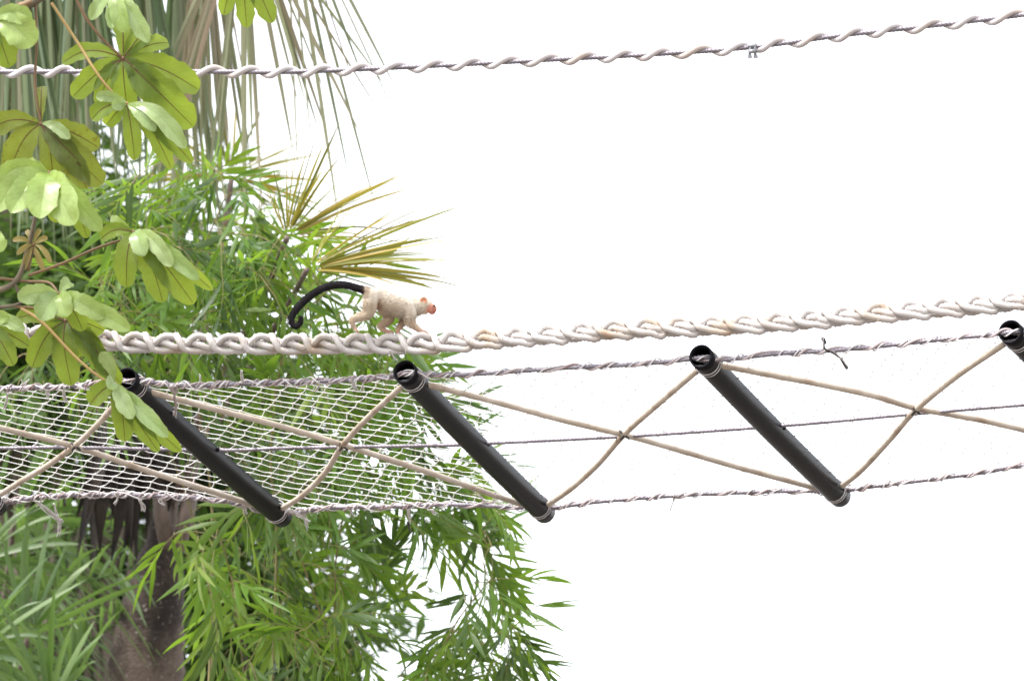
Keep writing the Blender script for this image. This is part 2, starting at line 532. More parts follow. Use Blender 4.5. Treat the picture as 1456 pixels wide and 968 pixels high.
# ------------------------------------------------------------------ braided rope the monkey walks on
br = [(-320, 466), (-150, 466), (0, 470), (60, 474), (160, 483), (250, 486), (400, 487), (500, 487), (570, 487), (640, 486), (700, 482), (800, 475), (900, 468), (1000, 464), (1100, 459), (1200, 450), (1300, 441), (1400, 433), (1456, 427), (1620, 405), (1780, 383)]
bp = spline([P(x, y + 1.5, dn(x)) for x, y in br], step=0.004)
rt = root('braided_rope', bp[0], 'thick off-white braided rope that the pale monkey walks along', 'rope')
PB = 47.0
UNIT = np.array([(0, 13, 1), (5, 7, 8), (10, -3, 10), (15, -10.5, 8.5), (26, -13.5, 5), (40, -13, 1), (53, -11.5, -4), (60, -5, -2), (65, 1, 6.5), (71, 8.5, 8.5), (80, 12.5, 6), (90, 9.5, 1), (101, 5, -2), (113, 2, -.5), (124, 1, 4.5), (134, -3.5, 6), (143, -7, 4), (153, -6, -2.5), (166, -2, -7.5), (178, 6.5, -7)], float)
bs_ = np.concatenate([[0], np.cumsum(np.linalg.norm(np.diff(bp, axis=0), axis=1))])
bt = np.gradient(bp, axis=0); bt /= np.linalg.norm(bt, axis=1)[:, None]
bup = UP - (bt @ UP)[:, None] * bt; bup /= np.linalg.norm(bup, axis=1)[:, None]
bfr = np.cross(bup, bt); bfr *= np.sign((bfr @ -FWD).mean())
bpx = np.array([728 + PXD * ((p - CAM) @ RIGHT) / ((p - CAM) @ FWD) for p in bp])
roll = np.interp(bpx, [-400, 560, 680, 1800], [0.05, 0.0, -0.95, -1.0])
rbr = np.random.default_rng(4)
total = bs_[-1] / px15
fuzz = MB()
for k in range(4):
    ctrl = []
    c = -4 + 0
    while (c * 4 * PB) + k * PB < total:
        for (x, y, z) in UNIT:
            xx = c * 4 * PB + k * PB + x
            if -5 <= xx <= total:
                ctrl.append((xx + rbr.normal(0, .7), y + rbr.normal(0, .45), z + rbr.normal(0, .45)))
        c += 1
    ctrl = np.array(ctrl)
    ctrl = ctrl[np.argsort(ctrl[:, 0])]
    q = spline(ctrl, step=1.9)
    sx = q[:, 0] * px15
    ic = lambda A: np.stack([np.interp(sx, bs_, A[:, m_]) for m_ in range(3)], 1)
    ro = np.interp(sx, bs_, roll)
    sc_ = np.interp(np.interp(sx, bs_, bpx), [560, 680], [.84, .98])
    yy = (q[:, 1] * np.cos(ro) - q[:, 2] * np.sin(ro)) * sc_
    zz = (q[:, 1] * np.sin(ro) + q[:, 2] * np.cos(ro)) * sc_
    pts = ic(bp) + ic(bup) * (yy * px15)[:, None] + ic(bfr) * (zz * px15)[:, None]
    mb = MB(); mb.tube(pts, 4.8 * px15, 12, True, (6, 0.06), 0.30); mb.build('strand', M['rope'], rt)
    for q_ in range(420):
        i_ = rbr.integers(2, len(pts) - 4)
        dr_ = unit(rbr.normal(0, 1, 3)); p_ = pts[i_] + dr_ * 4.5 * px15
        fuzz.tube(np.array([p_, p_ + (dr_ * 2.2 + rbr.normal(0, 1.6, 3)) * px15, p_ + (dr_ * 3.4 + rbr.normal(0, 3.2, 3)) * px15]), np.array([.42, .34, .15]) * px15, 3, False)
fuzz.build('frayed_fibres', M['rope'], rt)['kind'] = 'stuff'

# ------------------------------------------------------------------ net edge cables and the middle cable
near = [(-320, 556), (-150, 553), (0, 552), (100, 549), (180, 541), (260, 548), (350, 545), (450, 542), (540, 537), (577, 531), (640, 533), (700, 530), (800, 523), (900, 518), (975, 511), (1000, 508), (1030, 511), (1100, 503), (1170, 499), (1250, 492), (1350, 481), (1415, 475), (1438, 472), (1480, 471), (1640, 447), (1780, 425)]
far = [(-320, 722), (-150, 722), (-6, 716), (60, 706), (150, 703), (230, 705), (320, 712), (398, 729), (460, 722), (550, 720), (640, 717), (730, 721), (772, 723), (850, 713), (950, 705), (1050, 700), (1150, 698), (1192, 704), (1215, 695), (1300, 684), (1400, 671), (1456, 661), (1640, 640), (1780, 622)]
mid = [(-320, 641), (0, 637), (100, 636), (305, 640), (400, 637), (480, 635.5), (640, 632.5), (690, 630), (890, 620), (1110, 605), (1300, 588), (1456, 575), (1620, 560), (1780, 544)]
near_p, far_p, mid_p = (Bcurve(c, 0.0, 0.005) for c in (near, far, mid))
edge_specs = ((near_p, 'upper edge cable of the net, lashed with cord, just under the braided rope', 11),
              (far_p, 'lower edge cable of the net with ragged white lashing and frayed ends', 23))
edge_roots = []
for path, lab, sd_ in edge_specs:
    r0 = root('edge_cable', path[0], lab, 'cable', 'edge cables of the net bridge')
    edge_roots.append(r0)
    mb = MB(); cable(mb, path, 2.9 * px15, 10); mb.build('wire', M['steel'], r0)
    pxs = np.array([px_of(p)[0] for p in path])
    sections = ((path[pxs < 640], ((29, 1.5, 'cord'), (47, 1.3, 'cord_old'), (19, 1.0, 'cord_old'), (63, 1.1, 'cord'))),
                (path[pxs > 640], ((58, 1.9, 'cord_old'), (37, 1.1, 'cord'))))
    for part_, lash in sections:
        for k, (pit, rad, m) in enumerate(lash):
            hh = helix_round(part_, (3.7 + 0.5 * k) * px15, pit * px15, k * 2.0, -1 if k < 3 else 1, jitter=1.3, seed=sd_ + k, mod=lambda u, k=k: 1 + .22 * np.sin(u * .37 + k) + .15 * np.sin(u * 1.31 + 2 * k))
            mb = MB(); mb.tube(hh, rad * px15, 6); mb.build('lashing', M[m], r0)
mc = root('support_cable', mid_p[0], 'thin grey twisted steel cable threaded through the middle of the black pipes', 'cable')
mb = MB(); cable(mb, mid_p, 2.5 * px15, 10); mb.build('wire', M['steel'], mc)


# frayed cord ends, loops and hanging ties on the edge cables
def frays(specs, parent, off=0.012):
    for (x, y, dx, dy, n, ln) in specs:
        mb = MB()
        for i in range(n):
            ex, ey = x + dx + random.gauss(0, ln * .28), y + dy + random.gauss(0, ln * .2)
            mx_, my_ = (x + ex) / 2 + random.gauss(0, ln * .25), (y + ey) / 2 + random.gauss(0, ln * .15)
            mb.tube(spline([B(x + random.gauss(0, 2), y, off), B(mx_, my_, off + 0.01), B(ex, ey, off + random.uniform(-.01, .02))], n=9), np.linspace(1.0, .7, 9) * px15, 5)
        mb.build('frayed_end', M['cord'], parent)


frays([(60, 706, -2, 12, 5, 14), (52, 712, 34, 32, 5, 14), (78, 716, 6, 28, 3, 10), (86, 738, -2, 22, 4, 8), (168, 700, -4, 14, 4, 9), (198, 710, 6, 16, 4, 8),
       (228, 708, 5, 10, 3, 7), (345, 716, 6, 14, 3, 8), (430, 722, 8, 26, 4, 12), (412, 724, 24, 18, 4, 12), (580, 722, 2, 22, 3, 6), (612, 724, 8, 8, 4, 9), (500, 722, 4, 10, 3, 8),
       (690, 715, -12, -14, 3, 8), (700, 715, 6, -14, 3, 8), (960, 703, -4, 22, 2, 5)], edge_roots[1])
frays([(90, 549, 2, 22, 4, 9), (68, 552, 0, 14, 4, 8), (12, 552, -6, 30, 3, 8), (285, 545, -1, -14, 3, 5), (346, 545, -2, -18, 3, 6), (500, 540, 8, 16, 4, 9), (520, 540, -6, 14, 3, 9),
       (452, 542, -4, 14, 3, 8), (562, 512, -8, -14, 2, 4), (30, 548, 6, -8, 3, 8), (118, 546, 10, -6, 3, 7), (1186, 499, 16, 20, 2, 3), (1171, 497, -1, -16, 2, 2)], edge_roots[0])
ht = MB()
ht.tube(spline([B(252, 546, .02), B(248, 562, .03), B(250, 580, .03), B(246, 600, .03)], n=14), 2.0 * px15, 6)
ht.tube(spline([B(244, 548, .03), B(246, 556, .04), B(253, 556, .035)], n=8), 3.2 * px15, 7)
ht.build('hanging_tie', M['cord_old'], edge_roots[0])
frays([(248, 585, -4, 14, 5, 7), (248, 588, 4, 16, 4, 7)], edge_roots[0], 0.035)
tg = MB()
tg.tube(spline([B(1172, 484, .01), B(1173, 496, .01), B(1186, 503, .015), B(1196, 510, .015)], n=12), 1.3 * px15, 6)
tg.tube([B(1196, 510, .015), B(1204, 523, .015)], [2.0 * px15, 2.6 * px15], 7)
tg.tube([B(1170, 481, .01), B(1173, 487, .01)], 2.6 * px15, 7)
tg.build('wire_tag', M['tie'], edge_roots[0])
tg = MB()
tg.tube([B(580, 742, .02), B(583, 754, .02)], [2.4 * px15, 1.6 * px15], 7)
tg.build('wire_tag', M['tie'], edge_roots[1])

# ------------------------------------------------------------------ black crossbar pipes
pipes = [((-215, 562), (-6, 716)), ((181, 540), (398, 732)), ((577, 530), (772, 726)), ((998, 508), (1192, 703)), ((1438, 473), (1634, 664))]
pipe_labels = ['black plastic pipe showing only its rounded end, under the net',
               'black plastic pipe of the bridge partly hidden behind drooping pale green leaves',
               'black plastic pipe directly under the monkey with its round open end showing',
               'black plastic pipe against plain sky, first one beyond the foliage',
               'black plastic pipe cut off by the edge of the view, close under the braided rope']
PR = 17.0 * px15


def make_pipe(nr, fr, label):
    a, b = B(*nr), B(*fr)
    ax = unit(b - a)
    a = a - ax * 0.012
    b = b + ax * 0.02
    r0 = root('crossbar_pipe', a, label, 'pipe', 'black pipes spreading the net bridge')
    n = 40
    L = np.linspace(0, 1, n)
    outer = a + (b - a) * L[:, None]
    sag = np.sin(L * math.pi) * 0.006
    outer = outer - np.array([0, 0, 1]) * sag[:, None]
    v, f = tube_geo(outer, PR, 36, False)
    v2, f2 = tube_geo(outer, PR * 0.86, 36, False)
    mb = MB()
    mb.add(v, f)
    mb.add(v2, [q[::-1] for q in f2])
    e = len(v)
    for base, flip in ((0, False), ((n - 1) * 36, True)):
        for j in range(36):
            k = (j + 1) % 36
            q = (base + j, base + k, e + base + k, e + base + j)
            mb.f.append(q[::-1] if not flip else q)
    tb = mb.build('tube', M['pipe'], r0)
    # cord lashing near both ends
    t, Nn, Bb = frames(outer)
    for pos, turns, rad in ((0.05, 3.2, 0.85), (0.955, 3.0, 0.85)):
        c = a + (b - a) * pos
        th = np.linspace(0, turns * 2 * math.pi, 70)
        rr = PR + rad * px15 * 0.8
        pts = c + ax * (np.linspace(-.012, .012, 70) + .004 * np.sin(np.linspace(0, 9, 70) + pos * 20) + rng.normal(0, .0008, 70))[:, None] + (np.cos(th) * rr)[:, None] * Nn[0] + (np.sin(th) * rr)[:, None] * Bb[0]
        mb = MB(); mb.tube(pts, rad * px15, 6)
        lw = mb.build('lashing', M['cord'], r0)
        kb = MB()
        kc = c + RIGHT * PR * 0.95 + UP * PR * 0.35 - FWD * PR * 0.4
        for q in range(6):
            e1 = kc + (RIGHT * random.uniform(2, 12) + UP * random.uniform(-5, 5)) * px15
            m1 = (kc + e1) / 2 + (UP * random.uniform(-6, 6) + RIGHT * random.uniform(-3, 3)) * px15
            kb.tube(spline([kc + rng.normal(0, 2 * px15, 3), m1, e1], n=8), 1.2 * px15, 5)
        kb.build('knot', M['cord'], lw)
    # wire crossing the open mouth
    c = a + ax * 0.035
    dn_ = unit(-UP - ax * (-UP @ ax))
    sd2 = unit(RIGHT - ax * (RIGHT @ ax))
    for k in range(3):
        mb = MB()
        q = c + dn_ * PR * (.42 + .1 * k)
        mb.tube(spline([q - sd2 * PR * .78 + dn_ * PR * .12 * (k == 1), q + dn_ * PR * random.uniform(-.05, .12), q + sd2 * PR * .72 - dn_ * PR * .12 * k], n=12), 1.5 * px15, 6)
        mb.build('end_wire', M['clamp'], r0)
    bm_ = MB()
    m0 = (a + b) / 2
    bm_.tube([m0 + sd2 * PR * .9, m0 + sd2 * PR * 1.12], 3.6 * px15, 10)
    bm_.build('grommet', M['pipe'], r0)
    return r0


for (nr, fr), lab in zip(pipes, pipe_labels):
    make_pipe(nr, fr, lab)

# ------------------------------------------------------------------ diagonal beige ropes and their ties
falling = [([(-205, 560), (-100, 582), (0, 608), (108, 635), (200, 666), (300, 698), (362, 718)], 'beige rope sloping down through the net to the pipe behind the leaves'),
           ([(198, 553), (300, 580), (400, 606), (490, 633), (600, 668), (680, 696), (740, 716)], 'beige rope sloping down from the leaf-covered pipe to the pipe under the monkey'),
           ([(600, 545), (700, 570), (800, 597), (888, 618), (960, 638), (1050, 664), (1165, 695)], 'beige rope sloping down from the pipe under the monkey across plain sky'),
           ([(1022, 519), (1150, 543), (1240, 562), (1302, 580), (1380, 594), (1456, 611), (1610, 650)], 'beige rope sloping down from the pipe beyond the foliage towards the frame edge')]
rising = [([(2, 702), (30, 684), (70, 660), (108, 632), (140, 602), (176, 562)], 'beige rope rising across the net to the mouth of the leaf-covered pipe'),
          ([(402, 722), (430, 704), (462, 672), (488, 632), (525, 592), (572, 549)], 'beige rope rising to the mouth of the pipe under the monkey'),
          ([(780, 717), (815, 692), (850, 660), (888, 617), (935, 575), (990, 528)], 'beige rope rising across plain sky to the pipe beyond the foliage'),
          ([(1198, 690), (1225, 668), (1265, 625), (1302, 583), (1360, 535), (1428, 489)], 'beige rope rising to the pipe at the edge of the view')]
for lst, off in ((falling, 0.004), (rising, 0.022)):
    for ctrl, lab in lst:
        pts = Bcurve(ctrl, off, 0.012)
        mb = MB(); mb.tube(pts, 4.5 * px15, 12)
        o = mb.build('diagonal_rope', M['beige'], None, loc=pts[0])
        tag(o, lab, 'rope', 'beige ropes crossing between the pipes')
ties = [((108, 634), 'black cable tie at the rope crossing beside the leaf-covered pipe'), ((488, 634), 'black cable tie at the rope crossing just below the monkey'),
        ((888, 618), 'black cable tie at the rope crossing against plain sky beyond the leaves'), ((1302, 583), 'black cable tie at the rope crossing nearest the edge of the view')]
for (x, y), lab in ties:
    c = B(x, y, 0.024)
    r0 = root('cable_tie', c, lab, 'cable tie', 'black ties at the rope crossings')
    th = np.linspace(0, 2 * math.pi, 28)
    for ang in (0.9, 2.4):
        d1 = RIGHT * math.cos(ang) + UP * math.sin(ang)
        mb = MB(); mb.tube(c + (np.cos(th) * 8.5 * px15)[:, None] * d1 + (np.sin(th) * 7.0 * px15)[:, None] * (-FWD), 1.7 * px15, 6, False)
        mb.build('band', M['tie'], r0)
    mb = MB(); mb.tube([c - FWD * 7 * px15 + (RIGHT * 1 + UP * 3) * px15, c - FWD * 8 * px15 + (RIGHT * 6 + UP * 11) * px15], [2.4 * px15, 1.2 * px15], 6)
    mb.build('tail', M['tie'], r0)

# ------------------------------------------------------------------ the net
mb = MB()
S_N = np.concatenate([[0], np.cumsum(np.linalg.norm(np.diff(near_p, axis=0), axis=1))])
S_F = np.concatenate([[0], np.cumsum(np.linalg.norm(np.diff(far_p, axis=0), axis=1))])


def at_s(path, S, s):
    return np.array([np.interp(s, S, path[:, k]) for k in range(3)])


pipe_shift = np.linalg.norm(B(772, 728) - B(577, 530))
up_net = unit(_n if _n[2] > 0 else -_n)
xs_n = np.array([px_of(p)[0] for p in near_p])
xs_f = np.array([px_of(p)[0] for p in far_p])


def npt(u, v):
    """u: pixel column measured at the near edge, v: 0 near edge .. 1 far edge"""
    un = u
    uf = u + 200
    a = np.array([np.interp(un, xs_n, near_p[:, k]) for k in range(3)])
    b = np.array([np.interp(uf, xs_f, far_p[:, k]) for k in range(3)])
    sagv = 0.03 * math.sin(math.pi * v)
    return a + (b - a) * v + up_net * (0.035 * math.sin(math.pi * min(1, max(0, v))) )


def net_xy(i, j):
    x = -420 + i * 27.0 - j * 6.4
    y = 480 + i * 5.2 + j * 7.25 + (rowk * 1.0)
    x += 4.0 * math.sin(i * .31 + j * .23) + 2.5 * math.sin(j * .55 - i * .9) + (1.6 if j % 2 else -1.6)
    y += 2.2 * math.sin(i * .45 - j * .17) + 1.2 * math.sin(j * .8 + i * .6)
    return x, y


rowk = 0
rj = np.random.default_rng(5)
nxs, nys = np.array([p[0] for p in near], float), np.array([p[1] for p in near], float)
fxs, fys = np.array([p[0] for p in far], float), np.array([p[1] for p in far], float)
NC = 0.70 * px15


def net_v(x, y):
    a, b = np.interp(x, nxs, nys), np.interp(x, fxs, fys)
    return (y - a) / (b - a)


def net_p(x, y):
    v = min(1, max(0, net_v(x, y)))
    return B(x, y, -0.043 * min(1, 7 * v, 7 * (1 - v)) - .003)


def net_cord(p, q, r):
    va, vb = net_v(*p), net_v(*q)
    if (va < 0 and vb < 0) or (va > 1 and vb > 1):
        return
    p, q = np.array(p), np.array(q)
    if va < 0: p = p + (q - p) * (-va / (vb - va))
    if vb < 0: q = q + (p - q) * (-vb / (va - vb))
    if vb > 1: q = p + (q - p) * ((1 - va) / (vb - va))
    if va > 1: p = q + (p - q) * ((1 - vb) / (va - vb))
    if not (-330 < p[0] < 1790):
        return
    a, b = net_p(*p), net_p(*q)
    m_ = a + (b - a) * .5 - np.array([0, 0, .0012]) + rj.normal(0, .0008, 3)
    mb.tube(np.array([a, a + (b - a) * .12, m_, a + (b - a) * .88, b]), np.array([1.75, 1.0, .9, 1.0, 1.75]) * r, 4, False)


grid = {}
for i in range(0, 92):
    for j in range(-78, 42):
        x, y = net_xy(i, j)
        if -380 < x < 1840 and -.25 < net_v(x, y) < 1.25:
            grid[(i, j)] = (x + rj.normal(0, .9), y + rj.normal(0, .5))
for (i, j), p in grid.items():
    if (i + 1, j) in grid:
        net_cord(p, grid[(i + 1, j)], NC * (1 if p[0] < 600 else .88))
    if (i, j + 1) in grid and rj.random() > .008:
        net_cord(p, grid[(i, j + 1)], NC * (1.15 if p[0] < 600 else .88))
nets = mb.build('safety_net', M['net'], None, loc=near_p[0])
tag(nets, 'white knotted mesh net stretched between the two edge cables', 'net')

# ------------------------------------------------------------------ the monkey
MD = dn(555)
MO = P(560, 474, MD)
msc = pw(MD)


def mp(px, py, z=0.0):
    """monkey space: photo pixels in its own plane, z pixels towards the viewer"""
    return MO + msc * (RIGHT * (px - 560) + UP * (475.5 - py) - FWD * z)


body = MB()


def blob(c, rad, ax=(1, 0, 0), n=14):
    """ellipsoid in monkey pixel space; c=(px,py,z), rad=(along axis, up, depth), axis tilt in degrees"""
    ang = R(ax) if not isinstance(ax, tuple) else 0.0
    v, f = [], []
    for i in range(n + 1):
        ph = math.pi * i / n
        for j in range(n):
            th = 2 * math.pi * j / n
            x, y, z = math.cos(ph) * rad[0], math.sin(ph) * math.cos(th) * rad[1], math.sin(ph) * math.sin(th) * rad[2]
            xr, yr = x * math.cos(ang) - y * math.sin(ang), x * math.sin(ang) + y * math.cos(ang)
            v.append(mp(c[0] + xr, c[1] - yr, c[2] + z))
    for i in range(n):
        for j in range(n):
            k = (j + 1) % n
            f.append((i * n + j, i * n + k, (i + 1) * n + k, (i + 1) * n + j))
    return np.array(v), f


def limb(mb_, pts, sides=12, n=None):
    """pts: (px,py,z,r); smooth tapered chain with round ends"""
    c = np.array([mp(*p[:3]) for p in pts])
    r = np.array([p[3] for p in pts]) * msc
    q = np.array([np.append(c[i], r[i]) for i in range(len(c))])
    if len(q) > 2:
        pp = np.vstack([2 * q[0] - q[1], q, 2 * q[-1] - q[-2]])
        out = []
        for i in range(1, len(pp) - 2):
            for u in np.linspace(0, 1, 8, endpoint=False):
                a, b, d, e = pp[i - 1], pp[i], pp[i + 1], pp[i + 2]
                out.append(0.5 * ((2 * b) + (-a + d) * u + (2 * a - 5 * b + 4 * d - e) * u * u + (-a + 3 * b - 3 * d + e) * u ** 3))
        out.append(q[-1])
        q = np.array(out)
    t0, t1 = unit(q[0, :3] - q[1, :3]), unit(q[-1, :3] - q[-2, :3])
    pre = [np.append(q[0, :3] + t0 * q[0, 3] * k, q[0, 3] * math.sqrt(max(0.02, 1 - k * k))) for k in (.98, .8, .5)]
    post = [np.append(q[-1, :3] + t1 * q[-1, 3] * k, q[-1, 3] * math.sqrt(max(0.02, 1 - k * k))) for k in (.5, .8, .98)]
    q = np.vstack([pre, q, post])
    mb_.tube(q[:, :3], q[:, 3], sides)


# trunk
limb(body, [(524, 414, 0, 5), (531, 419, 0, 11), (543, 424, 0, 14.5), (557, 430, 0, 17), (571, 435, 0, 17), (582, 437.5, 0, 15.5), (590, 437, 0, 12.5), (597, 436.5, 0, 10)], 20)
body.add(*blob((552, 433, 0), (17, 14.3, 12.5), -12))
# neck, head
limb(body, [(587, 436.5, 0, 13.5), (596, 436.5, 0, 12), (603, 436.5, 0, 11)], 16)
body.add(*blob((604.5, 436.2, 0), (11.2, 11, 10.6), 0))
body.add(*blob((612.4, 439.4, 0), (7.8, 7.8, 7.8), 0))
body.add(*blob((616.0, 441.2, 0), (4.7, 5.4, 5.6), 0))
body.add(*blob((614.6, 445.4, 0), (4.6, 3.4, 4.6), 8))
body.add(*blob((613.6, 435.0, 0), (4.6, 2.8, 6.2), -30))     # brow
body.add(*blob((619.4, 440.2, 0), (1.9, 2.0, 2.8), 0))     # nose
# legs (near side z > 0)
limb(body, [(531, 421, 8, 10.5), (528, 430, 10, 11), (527, 440, 10, 9.3), (524, 447, 10, 7.2), (514, 451, 10, 6), (504, 454, 10, 4.7), (502, 458, 10, 4.1), (503, 464, 10, 3.2), (505.5, 469, 10, 3.2)])
limb(body, [(541, 430, -6, 10), (549, 441, -8, 9.5), (555, 450, -9, 7.3), (550, 458, -9, 6), (542, 465, -9, 4.6), (543, 469, -9, 3.2), (549, 472, -9, 3), (553, 473, -9, 2.8)])
# arms
limb(body, [(582, 436, 7, 9.5), (584, 446, 9, 9), (584, 455, 9, 7.4), (587, 463, 9, 5.9), (593, 468, 8, 4.7), (598, 471.5, 7, 3.4), (602, 473, 6, 3.2)])
limb(body, [(576, 441, -6, 8.5), (575, 451, -8, 6), (573, 459, -8, 4.6), (568, 467, -8, 3.8), (564.5, 472, -7, 3.2)])
# hands and feet: five separate digits each, curled over the rope
def digits(cx, cy, z, dirx, diry, ln, spread):
    for k, q in enumerate((-2, -1, 0, 1)):
        l = ln * (0.86, 1.0, 0.95, 0.8)[k]
        zz = z + q * spread
        limb(body, [(cx, cy, z + q * spread * .55, 1.35), (cx + dirx * l * .5, cy + diry * l * .5 - 1.0, zz, 1.2), (cx + dirx * l * .85, cy + diry * l * .85 + .4, zz, 1.05), (cx + dirx * l, cy + diry * l + 2.2, zz, .9)], 8)
    limb(body, [(cx - dirx * 1.5, cy - diry * 1.5, z + spread * 1.4, 1.3), (cx + dirx * 1.2, cy + 1.2, z + spread * 2.6, 1.15), (cx + dirx * 2.6, cy + 3.0, z + spread * 2.9, .9)], 8)


digits(505.5, 470, 10, 0.75, 0.45, 6.5, 1.5)
digits(553, 473, -9, 1.0, 0.1, 6.5, 1.5)
digits(602.5, 473, 6, 0.95, 0.15, 7.0, 1.6)
digits(564.5, 473, -7, 0.8, 0.35, 6.5, 1.5)
# tail
tailc = [(526, 414.5, 0, 5.6), (518, 413.6, 0, 5.2), (509, 411.2, 0, 5.0), (494, 407.2, 0, 4.9), (479, 406.4, 0, 4.9), (464, 409.3, 0, 4.9), (449.5, 416.5, 0, 4.8), (434.6, 427.6, 0, 4.8), (422, 441, 1, 4.7), (415, 453, 2, 4.5), (416, 462, 3, 4.2), (422.5, 465, 4, 3.8), (428, 459.5, 5, 3.5), (428.2, 453, 6, 3.0)]
limb(body, [(a_, b_, c_, r_ * 1.03) for a_, b_, c_, r_ in tailc], 14)

me0 = body.mesh('body_raw', [])
ob0 = bpy.data.objects.new('body_raw', me0)
col.objects.link(ob0)
md = ob0.modifiers.new('r', 'REMESH'); md.mode = 'VOXEL'; md.voxel_size = 0.55 * msc
md2 = ob0.modifiers.new('s', 'SMOOTH'); md2.factor = 0.5; md2.iterations = 5
dg = bpy.context.evaluated_depsgraph_get()
me1 = bpy.data.meshes.new_from_object(ob0.evaluated_get(dg))
bpy.data.objects.remove(ob0)
nv = len(me1.vertices)
co = np.zeros(nv * 3); me1.vertices.foreach_get('co', co); co = co.reshape(-1, 3)
rel = (co - MO) / msc
X, Y, Z = rel @ RIGHT + 560, 474 - rel @ UP, rel @ -FWD


def sm(a, b, x):
    t = np.clip((x - a) / (b - a), 0, 1)
    return t * t * (3 - 2 * t)


cream = np.array([0.52, 0.43, 0.33]); white_ = np.array([0.60, 0.55, 0.48]); pink = np.array([0.50, 0.18, 0.12]); tan = np.array([0.44, 0.28, 0.18]); orange = np.array([0.36, 0.20, 0.11])
black = np.array([0.012, 0.010, 0.012])
jit = np.random.default_rng(2).normal(0, 1, nv)
C = np.tile(cream, (nv, 1))


def blend(c, wgt):
    global C
    C = C * (1 - wgt[:, None]) + c * wgt[:, None]


blend(white_, sm(436, 420, Y) * .7)
blend(white_, np.exp(-((X - 588) ** 2 + (Y - 436) ** 2) / 260) * .6)
blend(orange, np.exp(-(((X - 541) / 4) ** 2 + ((Y - 434) / 9) ** 2)) * .75 * (Z > 2))
blend(tan, sm(446, 460, Y) * .3 * (X < 600))
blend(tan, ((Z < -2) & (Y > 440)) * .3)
blend(pink * 1.1, sm(464, 472, Y) * .4)
facew = sm(11.5, 7.5, np.hypot((X - 617) * .9, (Y - 441) * 1.05)) * (X > 602) * .85
blend(pink, facew)
blend(np.array([.34, .10, .07]), sm(6.5, 2.0, np.hypot(X - 619, (Y - 443.5) * 1.1)) * .75)
blend(np.array([.30, .12, .08]), sm(4.2, 2.2, np.hypot(X - 616.6, Y - 436.7)) * .6)
tb = sm(520.5, 517.5, X) * (Y < 470) * ((Y < 421) | (X < 470))
tb = np.maximum(tb, (X < 498) * 1.0) * ((X < 490) | (Y < 428))
blend(black, tb)
blend(np.array([.20, .11, .06]), np.exp(-((X - 522) / 4.5) ** 2) * .6 * (Y < 424))
C = np.clip(C, 0.004, 1)
at = me1.color_attributes.new('coat', 'FLOAT_COLOR', 'POINT')
at.data.foreach_set('color', np.concatenate([C, np.ones((nv, 1))], 1).ravel())
me1.polygons.foreach_set('use_smooth', [True] * len(me1.polygons))


def coat_mat(name, rough=0.85, bmp=0.3):
    m, n, bs, out = new_mat(name)
    a = n.nodes.new('ShaderNodeAttribute'); a.attribute_name = 'coat'
    n.links.new(a.outputs['Color'], bs.inputs['Base Color'])
    bs.inputs['Roughness'].default_value = rough
    bs.inputs['Specular IOR Level'].default_value = 0.25
    if bmp:
        tx, rp = noise_ramp(n, 260, [(0.3, (0, 0, 0)), (0.7, (1, 1, 1))])
        bump(n, bs, tx.outputs['Fac'], bmp, 0.002)
    return m


M['skin'] = coat_mat('monkey_coat', .9, 0.1)
M['fur'] = coat_mat('monkey_fur', 0.8, 0)
mk = root('marmoset', MO, 'small cream-white monkey with pink face and black tail walking along the braided rope', 'monkey')
me1.materials.append(M['skin'])
me1.transform(Matrix.Translation(Vector(-MO)))
me1.name = 'body'
bo = bpy.data.objects.new('body', me1)
col.objects.link(bo); bo.parent = mk
# fur: short fine strands lying back along the coat
nrm = np.zeros(nv * 3); me1.vertices.foreach_get('normal', nrm); nrm = nrm.reshape(-1, 3)
rf = np.random.default_rng(9)


def fur(mask, n, ln, lie, name, wd):
    idx = np.flatnonzero(mask)
    idx = rf.choice(idx, size=min(n, len(idx) * 3))
    v, f, cc_ = [], [], []
    for q, i in enumerate(idx):
        p = co[i] - nrm[i] * 0.0006
        flow = lie(X[i], Y[i])
        l = ln * msc * rf.uniform(.6, 1.25)
        d = unit(nrm[i] * .55 + flow * .9 + rf.normal(0, .09, 3))
        d2 = unit(d + flow * .7 - np.array([0, 0, .35]))
        sd3 = unit(np.cross(d, rf.normal(0, 1, 3))) * wd * msc
        b0 = 5 * q
        v += [p - sd3, p + sd3, p + d * l * .5 - sd3 * .7, p + d * l * .5 + sd3 * .7, p + d * l * .5 + d2 * l * .5]
        f += [(b0, b0 + 1, b0 + 3, b0 + 2), (b0 + 2, b0 + 3, b0 + 4)]
        k_ = np.clip(C[i] * rf.uniform(.85, 1.15), 0, 1)
        cc_ += [np.append(k_, 1)] * 5
    fm = MB(); fm.add(v, f)
    o = fm.build(name, M['fur'], mk)
    a_ = o.data.color_attributes.new('coat', 'FLOAT_COLOR', 'POINT')
    a_.data.foreach_set('color', np.array(cc_).ravel())
    o['kind'] = 'stuff'
    return o


bodyflow = lambda x, y: unit(-RIGHT * .8 - UP * (.35 + .5 * max(0, min(1, (y - 440) / 20))))
isface = np.hypot((X - 617) * .9, Y - 441) < 8.6
fur((tb < .5) & ~isface & (Y < 466), 16000, 4.6, bodyflow, 'body_fur', .17)
fur((tb < .5) & ~isface & (Y > 446) & (X > 565) & (X < 606) & (Y < 462), 1200, 5.0, lambda x, y: unit(-UP - RIGHT * .3), 'chest_fur', .26)
fur(tb >= .5, 5200, 3.0, lambda x, y: unit(-RIGHT * .7 - UP * (.5 if x < 470 else 0)), 'tail_fur', .24)
